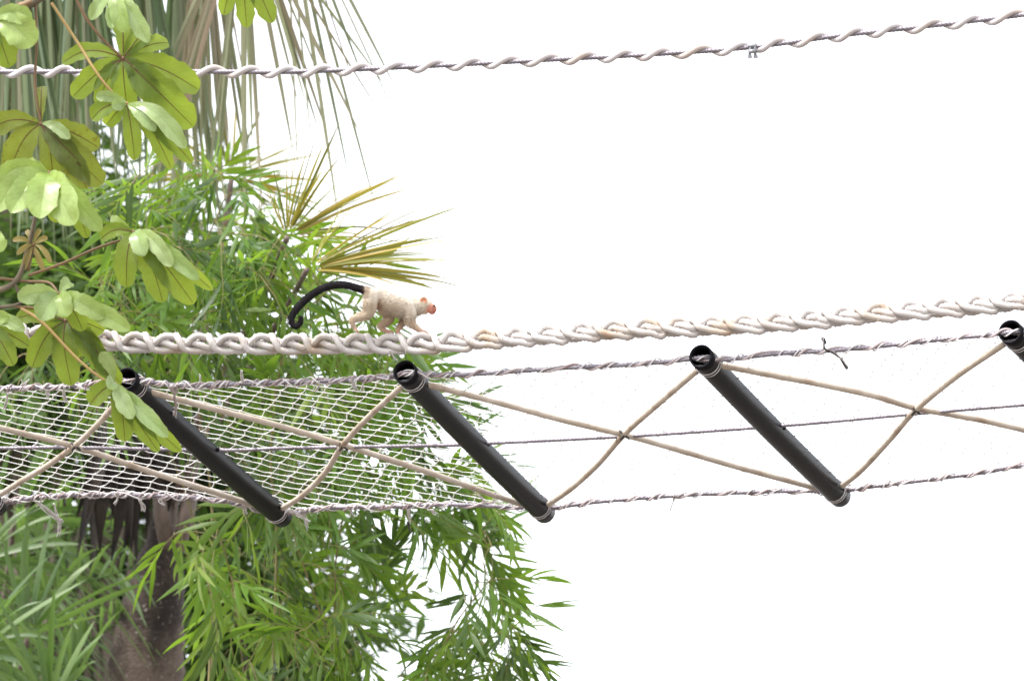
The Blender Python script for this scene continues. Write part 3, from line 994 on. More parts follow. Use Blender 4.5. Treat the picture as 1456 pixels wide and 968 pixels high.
# ears and eyes
M['ear'] = solid_mat('monkey_ear', [(0.3, (0.55, 0.24, 0.13)), (0.7, (0.62, 0.30, 0.18))], scale=60, rough=0.6, bmp=0.1, bdist=0.001)
M['eye'] = solid_mat('monkey_eye', [(0.3, (0.03, 0.012, 0.010)), (0.7, (0.04, 0.016, 0.012))], scale=60, rough=0.12, bmp=0.0)
M['lip'] = solid_mat('monkey_lip', [(0.3, (0.28, 0.09, 0.07)), (0.7, (0.34, 0.12, 0.09))], scale=60, rough=0.5, bmp=0.0)
for sgn in (1, -1):
    mb = MB()
    v, f = [], []
    for i in range(9):           # shallow cup
        rr_, dz = i / 8.0, (1 - (1 - i / 8.0) ** 2) * 1.6
        for j in range(18):
            th = 2 * math.pi * j / 18
            v.append(mp(602.6 + math.cos(th) * rr_ * 4.6, 428.6 + math.sin(th) * rr_ * 4.2 + dz * .1, sgn * (8.0 + dz)))
    for i in range(8):
        for j in range(18):
            k = (j + 1) % 18
            f.append((i * 18 + j, i * 18 + k, (i + 1) * 18 + k, (i + 1) * 18 + j))
    mb.add(v, f)
    rim = np.array([mp(602.6 + math.cos(t_) * 4.6, 428.6 + math.sin(t_) * 4.2, sgn * 9.5) for t_ in np.linspace(0, 2 * math.pi, 25)])
    mb.tube(rim, .75 * msc, 7, False)
    mb.build('ear', M['ear'], mk)
    mb = MB(); mb.add(*blob((616.6, 436.7, sgn * 5.0), (2.1, 1.8, 1.8), 0, 10)); mb.build('eye', M['eye'], mk)
mb = MB(); limb(mb, [(612.5, 446, 3.9, .45), (616, 444.8, 4.0, .55), (619, 444.2, 2.6, .5), (620.3, 443.9, 0, .5)], 6); mb.build('mouth', M['lip'], mk)
mb = MB(); mb.add(*blob((620.8, 439.9, 1.2), (.7, .6, .6), 0, 8)); mb.add(*blob((620.8, 439.9, -1.2), (.7, .6, .6), 0, 8)); mb.build('nostrils', M['lip'], mk)

# ------------------------------------------------------------------ cecropia tree in front
CD = 14.15
tb0 = P(-190, 600, CD); tbase = np.array([tb0[0], tb0[1], 0.0])
ct = root('cecropia_tree', tbase, 'nearest tree with big hand-shaped pale and yellow-green leaves hanging over the bridge', 'tree')
mb = MB()
tk = spline([tbase, np.array([tb0[0] - .03, tb0[1] + .03, 3.0]), P(-190, 600, CD), P(-170, 300, CD), P(-150, 0, CD), P(-120, -240, CD)], step=0.08)
mb.tube(tk, np.linspace(0.075, 0.035, len(tk)), 14)
mb.build('trunk', M['bark'], ct)


def branch(ctrl, r0_, r1_, mat='petiole', parent=ct, name='branch'):
    pts = spline([P(*c) for c in ctrl], step=0.012)
    m_ = MB(); m_.tube(pts, np.linspace(r0_, r1_, len(pts)) * px15, 8)
    return m_.build(name, M[mat], parent)


d0 = CD
branch([(-190, 640, d0), (-100, 480, d0), (-30, 425, d0), (20, 402, d0), (38, 360, d0), (52, 300, d0), (62, 256, d0)], 7, 2.2, 'bark')
branch([(-100, 480, d0), (-40, 440, d0), (10, 436, d0), (30, 428, d0), (20, 402, d0)], 3.5, 2.4, 'bark')
branch([(-155, 60, d0), (-80, 20, d0), (-20, 22, d0), (20, 16, d0), (45, 4, d0), (80, -14, d0), (180, -40, d0), (350, -60, d0)], 9, 4, 'bark')
bud = MB(); bp_ = spline([P(2, 24, d0 - .03), P(22, 14, d0 - .03), P(46, 2, d0 - .03)], n=14)
bud.tube(bp_, np.array([2, 5, 6.5, 7, 7, 7, 6.8, 6.5, 6, 6, 5, 4.5, 3.5, 2]) * px15, 12); bud.build('bud_sheath', M['petiole'], ct)


def lobe(hub, hd, tip, td, wpx, bow=0.0, curl=0.25, fold=0.17, belly=0.62, side_tilt=0.0, wave=0.05, wide=False):
    """one blade from hub to tip (photo px + depth), wide past the middle; curl bends it towards the viewer and down at the end"""
    a, b = P(hub[0], hub[1], hd), P(tip[0], tip[1], td)
    L = np.linalg.norm(b - a)
    d = unit(b - a)
    s = unit(np.cross(d, -FWD))
    nn = unit(np.cross(s, d))
    if nn @ FWD > 0:
        nn = -nn
    n = 19
    u = 1 - (1 - np.linspace(0, 1, n)) ** 1.5
    pts = a + (b - a) * u[:, None] + nn * (curl * L * np.sin(u * math.pi * .9) * .55)[:, None] + s * (bow * L * np.sin(u * math.pi))[:, None] + UP * (0.12 * L * np.sin(u * math.pi))[:, None]
    wedge = [.10, .24, .58, .90, 1.02, 1.0, .88, .68, .47, .28, .05]
    prof = np.interp(u, [0, .06, .2, .4, .58, .74, .86, .93, .97, .99, 1], wedge) if wide else np.interp(u, [0, .06, .2, .4, .58, .74, .86, .93, .97, .99, 1], [.08, .15, .40, .76, .96, 1.0, .90, .70, .48, .28, .05])
    wd = prof * wpx * pw(td)
    t = np.gradient(pts, axis=0); t /= np.linalg.norm(t, axis=1)[:, None]
    rows, f, uvs = [], [], []
    across = (-1, -.55, -.06, .06, .55, 1)
    for i in range(n):
        si = unit(s + nn * side_tilt - t[i] * ((s + nn * side_tilt) @ t[i]))
        ni = unit(np.cross(si, t[i]))
        if ni @ FWD > 0:
            ni = -ni
        edge = 1 + .06 * math.sin(u[i] * 23 + L * 70) + .05 * math.sin(u[i] * 47 + tip[0])
        for c in across:
            lift = abs(c) * fold * wd[i] - (c * c) * .03 * wd[i] + wave * wd[i] * math.sin(u[i] * 16 + c * 3 + L * 40) * abs(c)
            rows.append(pts[i] + si * (c * wd[i] * .5 * edge) + ni * lift)
            uvs.append((c, u[i]))
    k = len(across)
    for i in range(n - 1):
        for j in range(k - 1):
            f.append((i * k + j, i * k + j + 1, (i + 1) * k + j + 1, (i + 1) * k + j))
    rib = pts - 0  # midrib
    return np.array(rows), f, rib, wd, uvs


def veins(m_, rib, wd, s_lat, off):
    m_.tube(rib[:-1] + off, np.linspace(.8, .25, len(rib) - 1) * px15, 5)


# name, hub, depth, petiole (list) , lobes: (tip, width, material, dz, bow)
leaves = []


def palm_leaf(hub, d, pet, lobes, petmat='petiole', label=None):
    m_ = MB()
    if pet:
        pts = spline([P(*p) for p in pet], step=0.012)
        m_.tube(pts, np.linspace(2.3, 1.7, len(pts)) * px15, 7)
    hubp = P(hub[0], hub[1], d)
    m_.tube([hubp - UP * 3 * px15, hubp, hubp + UP * 3 * px15], [1.5 * px15, 3.2 * px15, 1.5 * px15], 8)
    st = m_.build('leaf_stalk', M[petmat], ct)
    if label:
        st['label'] = label
    for q in lobes:
        tip, wpx, mat, dz = q[:4]
        wpx *= .84 if mat == 'cec_skysheen' else .95
        bow = q[4] if len(q) > 4 else random.uniform(-.06, .06)
        v, f, rib, wd, uvs = lobe(hub, d, tip, d + dz, wpx, bow, curl=random.uniform(.14, .3), side_tilt=random.uniform(-.25, .25), wide=mat in ('cec', 'cec_spot'))
        lm = MB(); lm.add(v, f)
        o = lm.build('leaflet', M[mat], st)
        ul = o.data.uv_layers.new(name='UVMap')
        for lp_ in o.data.loops:
            ul.data[lp_.index].uv = uvs[lp_.vertex_index]
        if mat in ('cec', 'cec_spot'):
            vm = MB(); veins(vm, rib, wd, None, -FWD * .0015)
            L = np.linalg.norm(rib[-1] - rib[0])
            tt = unit(rib[-1] - rib[0]); ss = unit(np.cross(tt, FWD))
            vm.build('leaflet_rib', M['vein'], st)


A, S_, W_, K = 'cec', 'cec_spot', 'cec_toplit', 'cec_skysheen'
palm_leaf((175, 83), d0, [(102, -14, d0), (125, 30, d0), (152, 62, d0), (175, 83, d0)],
          [((90, 90), 26, A, .05), ((104, 138), 34, A, .04), ((140, 150), 28, A, .02), ((182, 160), 40, A, .03), ((222, 150), 38, A, .03), ((275, 180), 52, A, .04, .08), ((282, 128), 44, A, .05, .05), ((208, 44), 34, A, .06), ((172, 22), 34, A, .08), ((238, 62), 26, A, .08)],
          label='large yellow-green leaf seen from below across the top cable')
palm_leaf((160, -12), d0 - .05, [(90, -20, d0), (160, -12, d0 - .05)],
          [((128, 30), 24, K, -.05), ((158, 42), 24, K, -.06), ((178, 48), 28, W_, -.06), ((212, 62), 30, K, -.06), ((196, 40), 22, W_, -.04), ((140, 10), 20, W_, 0)], label='pale grey-green leaf at the top margin')
palm_leaf((180, 148), d0 - .02, [(73, 4, d0), (110, 60, d0), (137, 103, d0 - .02), (160, 132, d0 - .02), (180, 148, d0 - .02)],
          [((131, 170), 28, A, .02), ((152, 178), 24, A, .03), ((192, 228), 26, A, 0), ((244, 240), 26, A, .02), ((222, 187), 24, K, -.05), ((265, 212), 30, K, -.06), ((274, 232), 26, A, 0), ((136, 138), 20, K, -.03), ((158, 152), 24, K, -.05)], 'petiole_tan',
          label='layered leaf with grey-green upper faces below the top cable')
palm_leaf((58, 176), d0, [(50, -10, d0), (52, 60, d0), (50, 120, d0), (58, 176, d0)],
          [((-28, 198), 34, S_, .03), ((14, 246), 44, S_, .02), ((76, 262), 32, S_, .02), ((124, 268), 36, S_, .02), ((146, 262), 44, S_, .03, .08), ((140, 210), 34, S_, .04, .05), ((100, 198), 20, K, -.04), ((60, 124), 18, S_, .05)],
          label='dark-spotted yellow-green leaf hanging from an upright stalk')
palm_leaf((70, 246), d0 - .06, None,
          [((-8, 302), 40, W_, -.10), ((14, 304), 42, W_, -.12), ((56, 313), 50, W_, -.14), ((108, 322), 52, W_, -.14, .05), ((146, 330), 34, W_, -.10, .05), ((84, 316), 34, A, .02), ((124, 338), 30, A, .02), ((20, 300), 30, A, .02), ((-6, 256), 30, W_, -.02), ((40, 238), 26, W_, .04)],
          label='broad bright pale green leaf lit from above')
palm_leaf((190, 330), d0 - .04, [(40, 392, d0), (90, 374, d0), (140, 352, d0), (190, 336, d0 - .04)],
          [((144, 340), 24, A, .02), ((180, 408), 36, A, .0), ((232, 430), 38, A, 0), ((276, 432), 40, A, 0, .04), ((302, 412), 22, A, .03, .06), ((206, 366), 32, K, -.07), ((246, 380), 28, K, -.08), ((284, 398), 28, K, -.08, .05), ((158, 316), 20, W_, .05), ((222, 352), 24, A, 0)],
          label='drooping leaf of two-toned lobes above the braided rope')
palm_leaf((84, 418), d0 - .08, [(0, 396, d0), (40, 400, d0), (70, 402, d0 - .05), (84, 418, d0 - .08)],
          [((24, 424), 34, K, -.06), ((56, 456), 40, K, -.06), ((96, 452), 34, W_, -.06), ((150, 452), 30, W_, -.07, .06), ((186, 470), 30, W_, -.06, .08), ((100, 402), 24, K, .03), ((118, 470), 28, A, .02)],
          label='pale mint-green leaf just above the braided rope')
palm_leaf((93, 456), d0, [(20, 436, d0), (60, 440, d0), (93, 456, d0)],
          [((24, 452), 26, A, .03), ((46, 522), 36, A, 0), ((102, 548), 38, A, 0), ((140, 506), 40, A, .02, .05), ((160, 556), 26, A, .02), ((172, 545), 30, A, .03, .06), ((148, 470), 30, A, .04), ((70, 500), 24, A, .03)],
          label='yellow-green leaf hanging in front of the braided rope')
palm_leaf((163, 545), d0 - .05, [(30, 438, d0), (60, 458, d0 - .03), (110, 510, d0 - .05), (150, 542, d0 - .05), (163, 545, d0 - .05)],
          [((128, 574), 30, A, .0), ((178, 628), 32, A, -.02), ((226, 642), 26, A, -.02, .08), ((258, 642), 26, A, -.01, .1), ((190, 596), 30, K, -.08), ((240, 622), 28, K, -.09, .08), ((142, 500), 24, K, -.06), ((152, 552), 26, K, -.08), ((172, 600), 18, A, 0)], 'petiole_tan',
          label='leaf with long lobes drooping over the black pipe')
palm_leaf((-20, 462), d0 - .04, [(-110, 470, d0), (-60, 455, d0), (-20, 462, d0 - .04)],
          [((20, 520), 30, A, -.02), ((42, 492), 26, A, 0, .06), ((14, 452), 22, W_, -.05), ((-18, 520), 30, A, 0), ((36, 470), 24, K, -.05)], label='small leaf at the frame edge covering the braided rope')
palm_leaf((-14, 30), d0 - .03, [(-80, 22, d0), (-14, 30, d0 - .03)],
          [((48, 66), 50, W_, -.03), ((14, 96), 40, A, 0), ((-20, 90), 40, A, 0), ((46, 30), 30, W_, -.02)], label='green leaf in the upper corner')
palm_leaf((350, -55), d0, None,
          [((318, 22), 28, A, 0), ((351, 40), 30, A, 0), ((388, 33), 32, A, 0, .05), ((300, -20), 28, A, .03), ((410, -20), 28, A, .03)], label='leaf whose three tips hang into the top of the view')
palm_leaf((48, 348), d0, [(40, 385, d0), (48, 348, d0)],
          [((18, 342), 9, 'cec_young', 0), ((24, 362), 9, 'cec_young', -.02), ((34, 384), 10, 'cec_young', 0), ((62, 384), 10, 'cec_young', 0), ((73, 374), 9, 'cec_young', -.02), ((68, 338), 9, 'cec_young', 0), ((58, 326), 8, 'cec_young', 0), ((38, 328), 8, 'cec_young', .02)], label='small khaki newly opened leaf')
palm_leaf((-22, 330), d0, [(-120, 420, d0), (-22, 330, d0)],
          [((5, 358), 30, W_, -.04), ((-40, 380), 30, W_, -.02), ((-10, 300), 24, A, .02)])
palm_leaf((-60, 160), d0, [(-150, 240, d0), (-60, 160, d0)],
          [((-10, 150), 22, A, 0), ((-4, 172), 20, K, -.03), ((-60, 220), 36, A, 0), ((-120, 190), 36, A, 0)])

# ------------------------------------------------------------------ bamboo behind the bridge
BL = 2.35e-3          # metres per photo pixel around 17 m


def make_sprig(seed, mats):
    r_ = random.Random(seed)
    m_ = MB()
    n = r_.randint(6, 9)
    L = 0.10 + .06 * r_.random()
    u = np.linspace(0, 1, 5)
    tw = np.stack([u * L, np.zeros(5), -0.25 * L * u ** 2], 1)
    m_.tube(tw, np.linspace(.0014, .0007, 5), 4, False)
    ntw = len(m_.f)
    for i in range(n):
        t = .1 + .9 * i / (n - 1)
        base = np.array([np.interp(t, u, tw[:, k]) for k in range(3)])
        sg = 1 if i % 2 else -1
        ang = sg * R(r_.uniform(18, 62)) * (1 - .55 * t)
        el = R(r_.uniform(-35, 18))
        d = np.array([math.cos(ang) * math.cos(el), math.sin(ang) * math.cos(el), math.sin(el)])
        ln = r_.uniform(.10, .165)
        wd = r_.uniform(.013, .021)
        q = np.linspace(0, 1, 6)
        drp = r_.uniform(.25, .75)
        pts = base + d * (q * ln)[:, None] + np.array([0, 0, -1.0]) * (drp * ln * .5 * q ** 2)[:, None]
        side = unit(np.cross(d, [0, 0, 1])) + np.array([0, 0, r_.uniform(-.5, .5)])
        v, f = ribbon(pts, np.array([.12, .75, 1, .85, .5, .02]) * wd, unit(side), fold=.18)
        m_.add(v, f)
    me = m_.mesh('leaf_spray', mats)
    me.materials.append(M['culm'])
    mi = [1] * ntw + [0] * (len(m_.f) - ntw)
    me.polygons.foreach_set('material_index', mi)
    return me


SP_L = [make_sprig(100 + k, [M['bamboo']]) for k in range(10)]
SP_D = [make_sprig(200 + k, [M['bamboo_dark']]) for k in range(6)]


def inpoly(x, y, poly):
    c = False
    j = len(poly) - 1
    for i in range(len(poly)):
        xi, yi = poly[i]; xj, yj = poly[j]
        if (yi > y) != (yj > y) and x < (xj - xi) * (y - yi) / (yj - yi) + xi:
            c = not c
        j = i
    return c


def bamboo(label, poly, n, d_rng, culm, tips, mix=0.0, scale=(.85, 1.25), out=(0.5, -0.6)):
    """culm: list of (px,py,d) from low to high; a clear stem down to the ground is added"""
    lo = P(*culm[0])
    base = np.array([lo[0] - 0.1, lo[1] + .15, 0.0])
    rt_ = root('bamboo', base, label, 'bamboo', 'bamboo behind the rope bridge')
    path = spline([base, base * .55 + lo * .45 + np.array([-.06, .05, 0]), *[P(*c) for c in culm]], step=.05)
    m_ = MB()
    m_.tube(path, np.linspace(.014, .0022, len(path)), 8)
    for k in range(4, len(path) - 2, 6):       # nodes
        tt = unit(path[k + 1] - path[k])
        rr = .016 + (.0025 - .016) * k / len(path)
        m_.tube([path[k] - tt * .006, path[k], path[k] + tt * .006], [rr * 1.0, rr * 1.3, rr * 1.0], 8)
    m_.build('culm', M['culm'], rt_)
    xs, ys = [p[0] for p in poly], [p[1] for p in poly]
    anchors = []
    tries = 0
    while len(anchors) < n and tries < 20000:
        tries += 1
        x, y = random.uniform(min(xs), max(xs)), random.uniform(min(ys), max(ys))
        if not inpoly(x, y, poly):
            continue
        anchors.append(P(x, y, random.uniform(*d_rng)))
    # natural branching: join each anchor to its nearest already joined point
    hi = path[len(path) // 2:]
    done = [np.asarray(p) for p in hi]
    br_ = MB()
    cen = np.mean(anchors, axis=0)
    todo = sorted(range(n), key=lambda i: min(np.linalg.norm(hi - anchors[i], axis=1)))
    for i in todo:
        a = anchors[i]
        D = np.array(done)
        k = int(np.argmin(np.linalg.norm(D - a, axis=1)))
        p = D[k]
        m1 = (p + a) / 2 + np.array([0, 0, .10 * np.linalg.norm(a - p)])
        br_.tube(spline([p, m1, a], n=6), np.linspace(.0019, .0010, 6), 4, False)
        done.append(a); done.append(m1)
        d = unit(a - p)
        d = unit(d * .55 + np.array([out[0], random.uniform(-.4, .4), out[1]]) * .6 + np.array([random.gauss(0, .38), random.gauss(0, .35), random.gauss(0, .34)]))
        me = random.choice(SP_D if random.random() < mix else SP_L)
        o = bpy.data.objects.new('leaf_spray', me)
        col.objects.link(o)
        o.parent = rt_
        o.location = a - base
        zx = Vector(d)
        q = zx.to_track_quat('X', 'Z')
        o.rotation_mode = 'QUATERNION'
        from mathutils import Quaternion
        o.rotation_quaternion = q @ Quaternion((1, 0, 0), random.gauss(0, .7))
        s = random.uniform(*scale)
        o.scale = (s, s, s)
    o = br_.build('branches', M['culm'], rt_)
    o['kind'] = 'stuff'
    return rt_


bamboo('bamboo with fine grey-green leaves under the hanging palm strips', [(140, 260), (240, 220), (310, 230), (385, 280), (415, 340), (415, 430), (300, 480), (140, 480)], 140, (16.9, 18.2), [(300, 900, 17.8), (285, 600, 17.8), (270, 420, 17.6), (320, 280, 17.4)], 0, .15)
bamboo('bamboo spray reaching out behind the monkey and its tail', [(330, 370), (420, 350), (470, 390), (520, 440), (575, 480), (610, 545), (520, 560), (400, 520)], 66, (16.8, 17.8), [(390, 900, 17.5), (385, 650, 17.4), (410, 480, 17.2), (480, 400, 17.0)], 0, .2)
bamboo('bamboo seen through the net beside the pipe under the monkey', [(380, 530), (600, 545), (650, 600), (690, 680), (735, 735), (640, 735), (400, 720)], 104, (16.9, 18.0), [(470, 1000, 17.6), (480, 780, 17.5), (520, 640, 17.3), (600, 560, 17.1)], 0, .25)
bamboo('bamboo with dark leaf clumps standing out against the sky low down', [(640, 775), (690, 745), (712, 800), (725, 830), (738, 900), (715, 960), (710, 1040), (570, 1050), (565, 940), (650, 880)], 76, (16.8, 17.8), [(560, 1300, 17.4), (580, 1050, 17.4), (640, 900, 17.2), (700, 820, 17.1)], 0, .3)
bamboo('bamboo with yellow stems below the lower edge cable', [(330, 700), (560, 715), (640, 740), (560, 810), (530, 900), (490, 1050), (330, 1050)], 92, (16.9, 18.0), [(520, 1240, 17.5), (490, 965, 17.4), (455, 870, 17.3), (426, 787, 17.2), (400, 700, 17.2)], 0, .15)
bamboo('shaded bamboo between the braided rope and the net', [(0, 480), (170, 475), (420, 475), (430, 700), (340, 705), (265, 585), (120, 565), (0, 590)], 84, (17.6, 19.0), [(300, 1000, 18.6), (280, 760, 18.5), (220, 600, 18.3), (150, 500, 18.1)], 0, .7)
bamboo('bamboo drooping across the front of the palm trunk', [(225, 745), (300, 715), (345, 740), (345, 1050), (300, 1050), (285, 830)], 26, (16.9, 17.8), [(360, 1240, 17.6), (350, 1000, 17.6), (330, 830, 17.4), (300, 720, 17.2)], 0, .3, out=(.1, -.9))

# ------------------------------------------------------------------ leaning palm: trunk, skirt and spiky leaves
LD = 19.4
lb = P(150, 1400, LD); lbase = np.array([lb[0] - .25, lb[1], 0.0])
lp = root('palm_tree', lbase, 'leaning palm with thick brown trunk below the net and spiky yellowing leaves', 'palm')
tkc = [lbase, np.array([lb[0] - .12, lb[1], 1.6]), P(160, 1300, LD), P(190, 1050, LD), P(204, 968, LD), P(218, 862, LD), P(229, 790, LD), P(238, 700, LD)]
tr_ = spline(tkc, step=.035)
rad_px = np.array([np.interp(px_of(p)[1], [690, 760, 780, 800, 862, 968, 1100, 1400], [15, 20, 27, 35, 45, 58, 66, 72]) for p in tr_])
rings = 1 + 0.022 * np.sin(np.arange(len(tr_)) * 2.1) + rng.normal(0, .008, len(tr_))
mb = MB(); mb.tube(tr_, rad_px * pw(LD) * rings, 28); mb.build('trunk', M['palmtrunk'], lp)
for (a, b, r1, r2) in (((238, 775), (230, 690), 12, 13), ((254, 780), (272, 690), 10, 12), ((240, 710), (238, 610), 14, 10), ((262, 700), (290, 610), 10, 8), ((224, 700), (205, 620), 9, 8)):
    mb = MB(); mb.tube(spline([P(a[0], a[1], LD - .12), P((a[0] + b[0]) / 2 + random.uniform(-4, 4), (a[1] + b[1]) / 2, LD - .16), P(b[0], b[1], LD - .1)], n=10), np.linspace(r1, r2, 10) * pw(LD), 12)
    mb.build('frond_base', M['boot'], lp)
for k in range(80):
    x0 = random.uniform(140, 250); y0 = random.uniform(560, 640)
    ln = random.uniform(80, 200)
    dd = LD - random.uniform(-.1, .6)
    x1 = x0 + random.gauss(-8, 12)
    if x0 > 215:
        ln *= .6
    pts = spline([P(x0, y0, dd), P((x0 + x1) / 2, y0 + ln * .5, dd - .05), P(x1, y0 + ln, dd)], n=8)
    v, f = ribbon(pts, np.array([.5, .9, 1, 1, .9, .7, .4, .1]) * random.uniform(9, 20) * pw(LD), unit(RIGHT + FWD * random.uniform(-.8, .8)), .3)
    mb = MB(); mb.add(v, f); mb.build('dead_leaf', M['dead'], lp)


def segment(hub, ang, ln, wpx, d, droop, parent, mat, start=0.12, name='leaf_segment', sway=0.0):
    """one long fan-leaf segment: radiates from the hub at ang (degrees, 0 = right, 90 = up), bending down by droop"""
    a = R(ang)
    u = np.linspace(start, 1, 10)
    x = hub[0] + np.cos(a) * ln * u + sway * u * u
    y = hub[1] - np.sin(a) * ln * u + droop * u ** 2.2
    dd = d + random.uniform(-.12, .12) * 1.0
    pts = np.array([P(xx, yy, d + (dd - d) * uu) for xx, yy, uu in zip(x, y, u)])
    v, f = ribbon(pts, np.interp(u, [0, .1, .35, .7, .92, 1], [.4, .6, 1, .8, .35, .03]) * wpx * pw(d), unit(RIGHT * math.sin(a) + UP * math.cos(a) + FWD * random.uniform(-.9, .9)), random.uniform(.15, .5))
    mb = MB(); mb.add(v, f)
    return mb.build(name, M[mat], parent)


def fan(tree, hub, d, stalk, specs, mat, segs_name='leaf_segment'):
    if mat == 'spike':
        specs = specs + [(a + 2.5, l * .95, w_ * .55, dr, sw) for a, l, w_, dr, sw in specs] + [(a - 2, l * .8, w_ * .5, dr, sw) for a, l, w_, dr, sw in specs]
        specs = [(a + random.gauss(0, 4.5), l * random.uniform(.8, 1.12), w_ * random.uniform(.3, .72), dr + (random.uniform(4, 18) if random.random() < .3 else 0), sw + random.gauss(0, 5)) for a, l, w_, dr, sw in specs]
    pts = spline([P(*s) for s in stalk], step=.04)
    mb = MB(); mb.tube(pts, np.linspace(7, 4, len(pts)) * pw(d), 8)
    st = mb.build('fan_leaf', M['boot'], tree)
    for (ang, ln, wd, droop, sway) in specs:
        segment(hub, ang, ln, wd, d, droop, st, mat, sway=sway)
    return st


g1 = [(92, 120, 6, 0, 0), (80, 150, 6, 4, 4), (72, 168, 7, 4, 2), (66, 140, 6, 6, 0), (60, 172, 8, 6, 4), (55, 176, 9, 8, 4), (50, 160, 7, 8, 4), (45, 190, 7, 12, 6), (40, 170, 8, 10, 6), (34, 205, 6, 12, 4), (30, 190, 8, 14, 6), (25, 210, 9, 20, 4), (18, 180, 7, 20, 0), (8, 170, 8, 20, 0), (110, 110, 6, 0, 0)]
fan(lp, (408, 338), 17.0, [(242, 690, LD - .1), (300, 560, 19), (370, 430, 17.6), (408, 338, 17.0)], g1, 'spike')
g2 = [(38, 190, 8, 14, 0), (30, 215, 9, 16, 0), (24, 235, 8, 18, 0), (20, 215, 11, 16, 0), (15, 230, 10, 18, 0), (11, 235, 8, 18, 0), (7, 215, 12, 16, 0), (3, 225, 12, 20, 0), (0, 200, 12, 14, 0), (9, 225, 10, 16, 0), (-3, 190, 9, 14, 0), (27, 240, 8, 18, 0), (17, 245, 8, 14, 0), (48, 150, 7, 6, 0), (60, 120, 7, 4, 0)]
fan(lp, (436, 384), 16.75, [(246, 700, LD - .12), (320, 580, 18.9), (400, 450, 17.4), (436, 384, 16.75)], g2, 'spike')
fan(lp, (330, 250), 19.3, [(240, 690, LD), (270, 560, 19.3), (310, 380, 19.3), (330, 250, 19.3)], [(a, 130 + 20 * random.random(), 9, 6, 0) for a in range(-40, 200, 14)], 'spike')

# ------------------------------------------------------------------ tall palm whose old leaves hang down from above
TD = 19.6
t0 = P(-95, 300, TD); tbs = np.array([t0[0] + .05, t0[1], 0.0])
tpalm = root('palm_tree', tbs, 'tall palm with long grey-green and straw leaf strips hanging down from above', 'palm')
mb = MB()
pt = spline([tbs, np.array([t0[0], t0[1], 3.5]), P(-95, 300, TD), P(-70, 0, TD), P(40, -330, TD)], step=.06)
mb.tube(pt, (np.linspace(17, 13, len(pt)) * (1 + .03 * np.sin(np.arange(len(pt)) * 1.9))) * pw(TD), 16); mb.build('trunk', M['bgbark'], tpalm)
hubs = [(20, -150, 18.3, 38), (110, -190, 18.6, 38), (195, -170, 18.2, 38), (285, -190, 18.5, 32), (345, -150, 18.2, 20), (60, -110, 19.0, 34), (250, -110, 18.9, 26), (405, -170, 18.3, 9)]
for (hx, hy, hd, ns) in hubs:
    specs = []
    for k in range(ns):
        f_ = (k + .5) / ns * 2 - 1
        lean = f_ * 30 + random.gauss(0, 3)
        if hx < 300:
            lean = lean * .34 + 3
        ln = random.uniform(350, 520) * (1 - .12 * abs(f_))
        if hx >= 400:
            lean = 18 + f_ * 17
        if hx >= 340 and f_ > .2:
            ln = random.uniform(300, 420)
        specs.append((-90 + lean * .9, ln, random.uniform(3.5, 9.5) * (.8 if lean > 18 else 1), 10, -lean * .2))
    if 340 <= hx < 400:
        specs += [(-64, 380, 7, 10, 6), (-58, 375, 7, 12, 8), (-53, 340, 5, 14, 8), (-70, 350, 8, 10, 0)]
    fan(tpalm, (hx, hy), hd, [(40, -320, TD), ((40 + hx) / 2, -330, (TD + hd) / 2), (hx, hy, hd)], specs, 'strip_dry' if hx > 270 else 'strip')

# ------------------------------------------------------------------ green fronds low on the near side of the trunk
gb = P(-40, 1250, 20.3); gbase = np.array([gb[0], gb[1] + .2, 0.0])
gp = root('palm_tree', gbase, 'low bushy palm with arching soft green fronds beside the thick brown trunk', 'palm')
mb = MB(); gt = spline([gbase, gbase + np.array([.03, 0, 1.2]), P(-40, 1250, 20.3)], step=.05)
mb.tube(gt, np.linspace(.07, .05, len(gt)), 12); mb.build('trunk', M['bgbark'], gp)
fr_specs = [((-40, 1250), (10, 900), (200, 800)), ((-40, 1250), (-10, 860), (140, 700)), ((-40, 1250), (-60, 900), (40, 740)), ((-40, 1250), (20, 1000), (190, 870)),
            ((-40, 1250), (-80, 880), (-90, 720)), ((-40, 1250), (0, 800), (110, 760)), ((-40, 1250), (-40, 980), (60, 900)), ((-40, 1250), (-90, 980), (-60, 860)), ((-40, 1250), (-20, 960), (90, 830)), ((-40, 1250), (30, 840), (190, 740))]
cnt = 0
for k, (a, b, c) in enumerate(fr_specs):
    d1 = 19.3 + random.uniform(-.6, .7)
    pts = spline([P(a[0], a[1], 20.3), P(b[0], b[1], (20.3 + d1) / 2), P(c[0], c[1], d1)], n=34)
    mb = MB(); mb.tube(pts, np.linspace(4.2, 1.2, 34) * pw(18.6), 7)
    st = mb.build('frond', M['frond'], gp)
    for i in range(9, 33):
        for sg in (1, -1):
            t = unit(pts[min(33, i + 1)] - pts[i - 1])
            sdv = unit(np.cross(t, FWD + UP * random.uniform(-.3, .3))) * sg
            ln = (150 * math.sin(math.pi * (.15 + .8 * (i - 9) / 24)) + 30) * pw(18.6) * random.uniform(.8, 1.15)
            dv = unit(sdv * .8 + t * .75 + rng.normal(0, .12, 3))
            u = np.linspace(0, 1, 7)
            q = pts[i] + dv * (u * ln)[:, None] - np.array([0, 0, 1.0]) * (ln * .42 * u ** 2)[:, None]
            v, f = ribbon(q, np.array([.4, .9, 1, .9, .7, .4, .03]) * random.uniform(5, 9) * pw(20), unit(np.cross(dv, [0, 0, 1.0]) + rng.normal(0, .35, 3)), .25)
            m2 = MB(); m2.add(v, f); m2.build('leaflet', M['frond'], st)


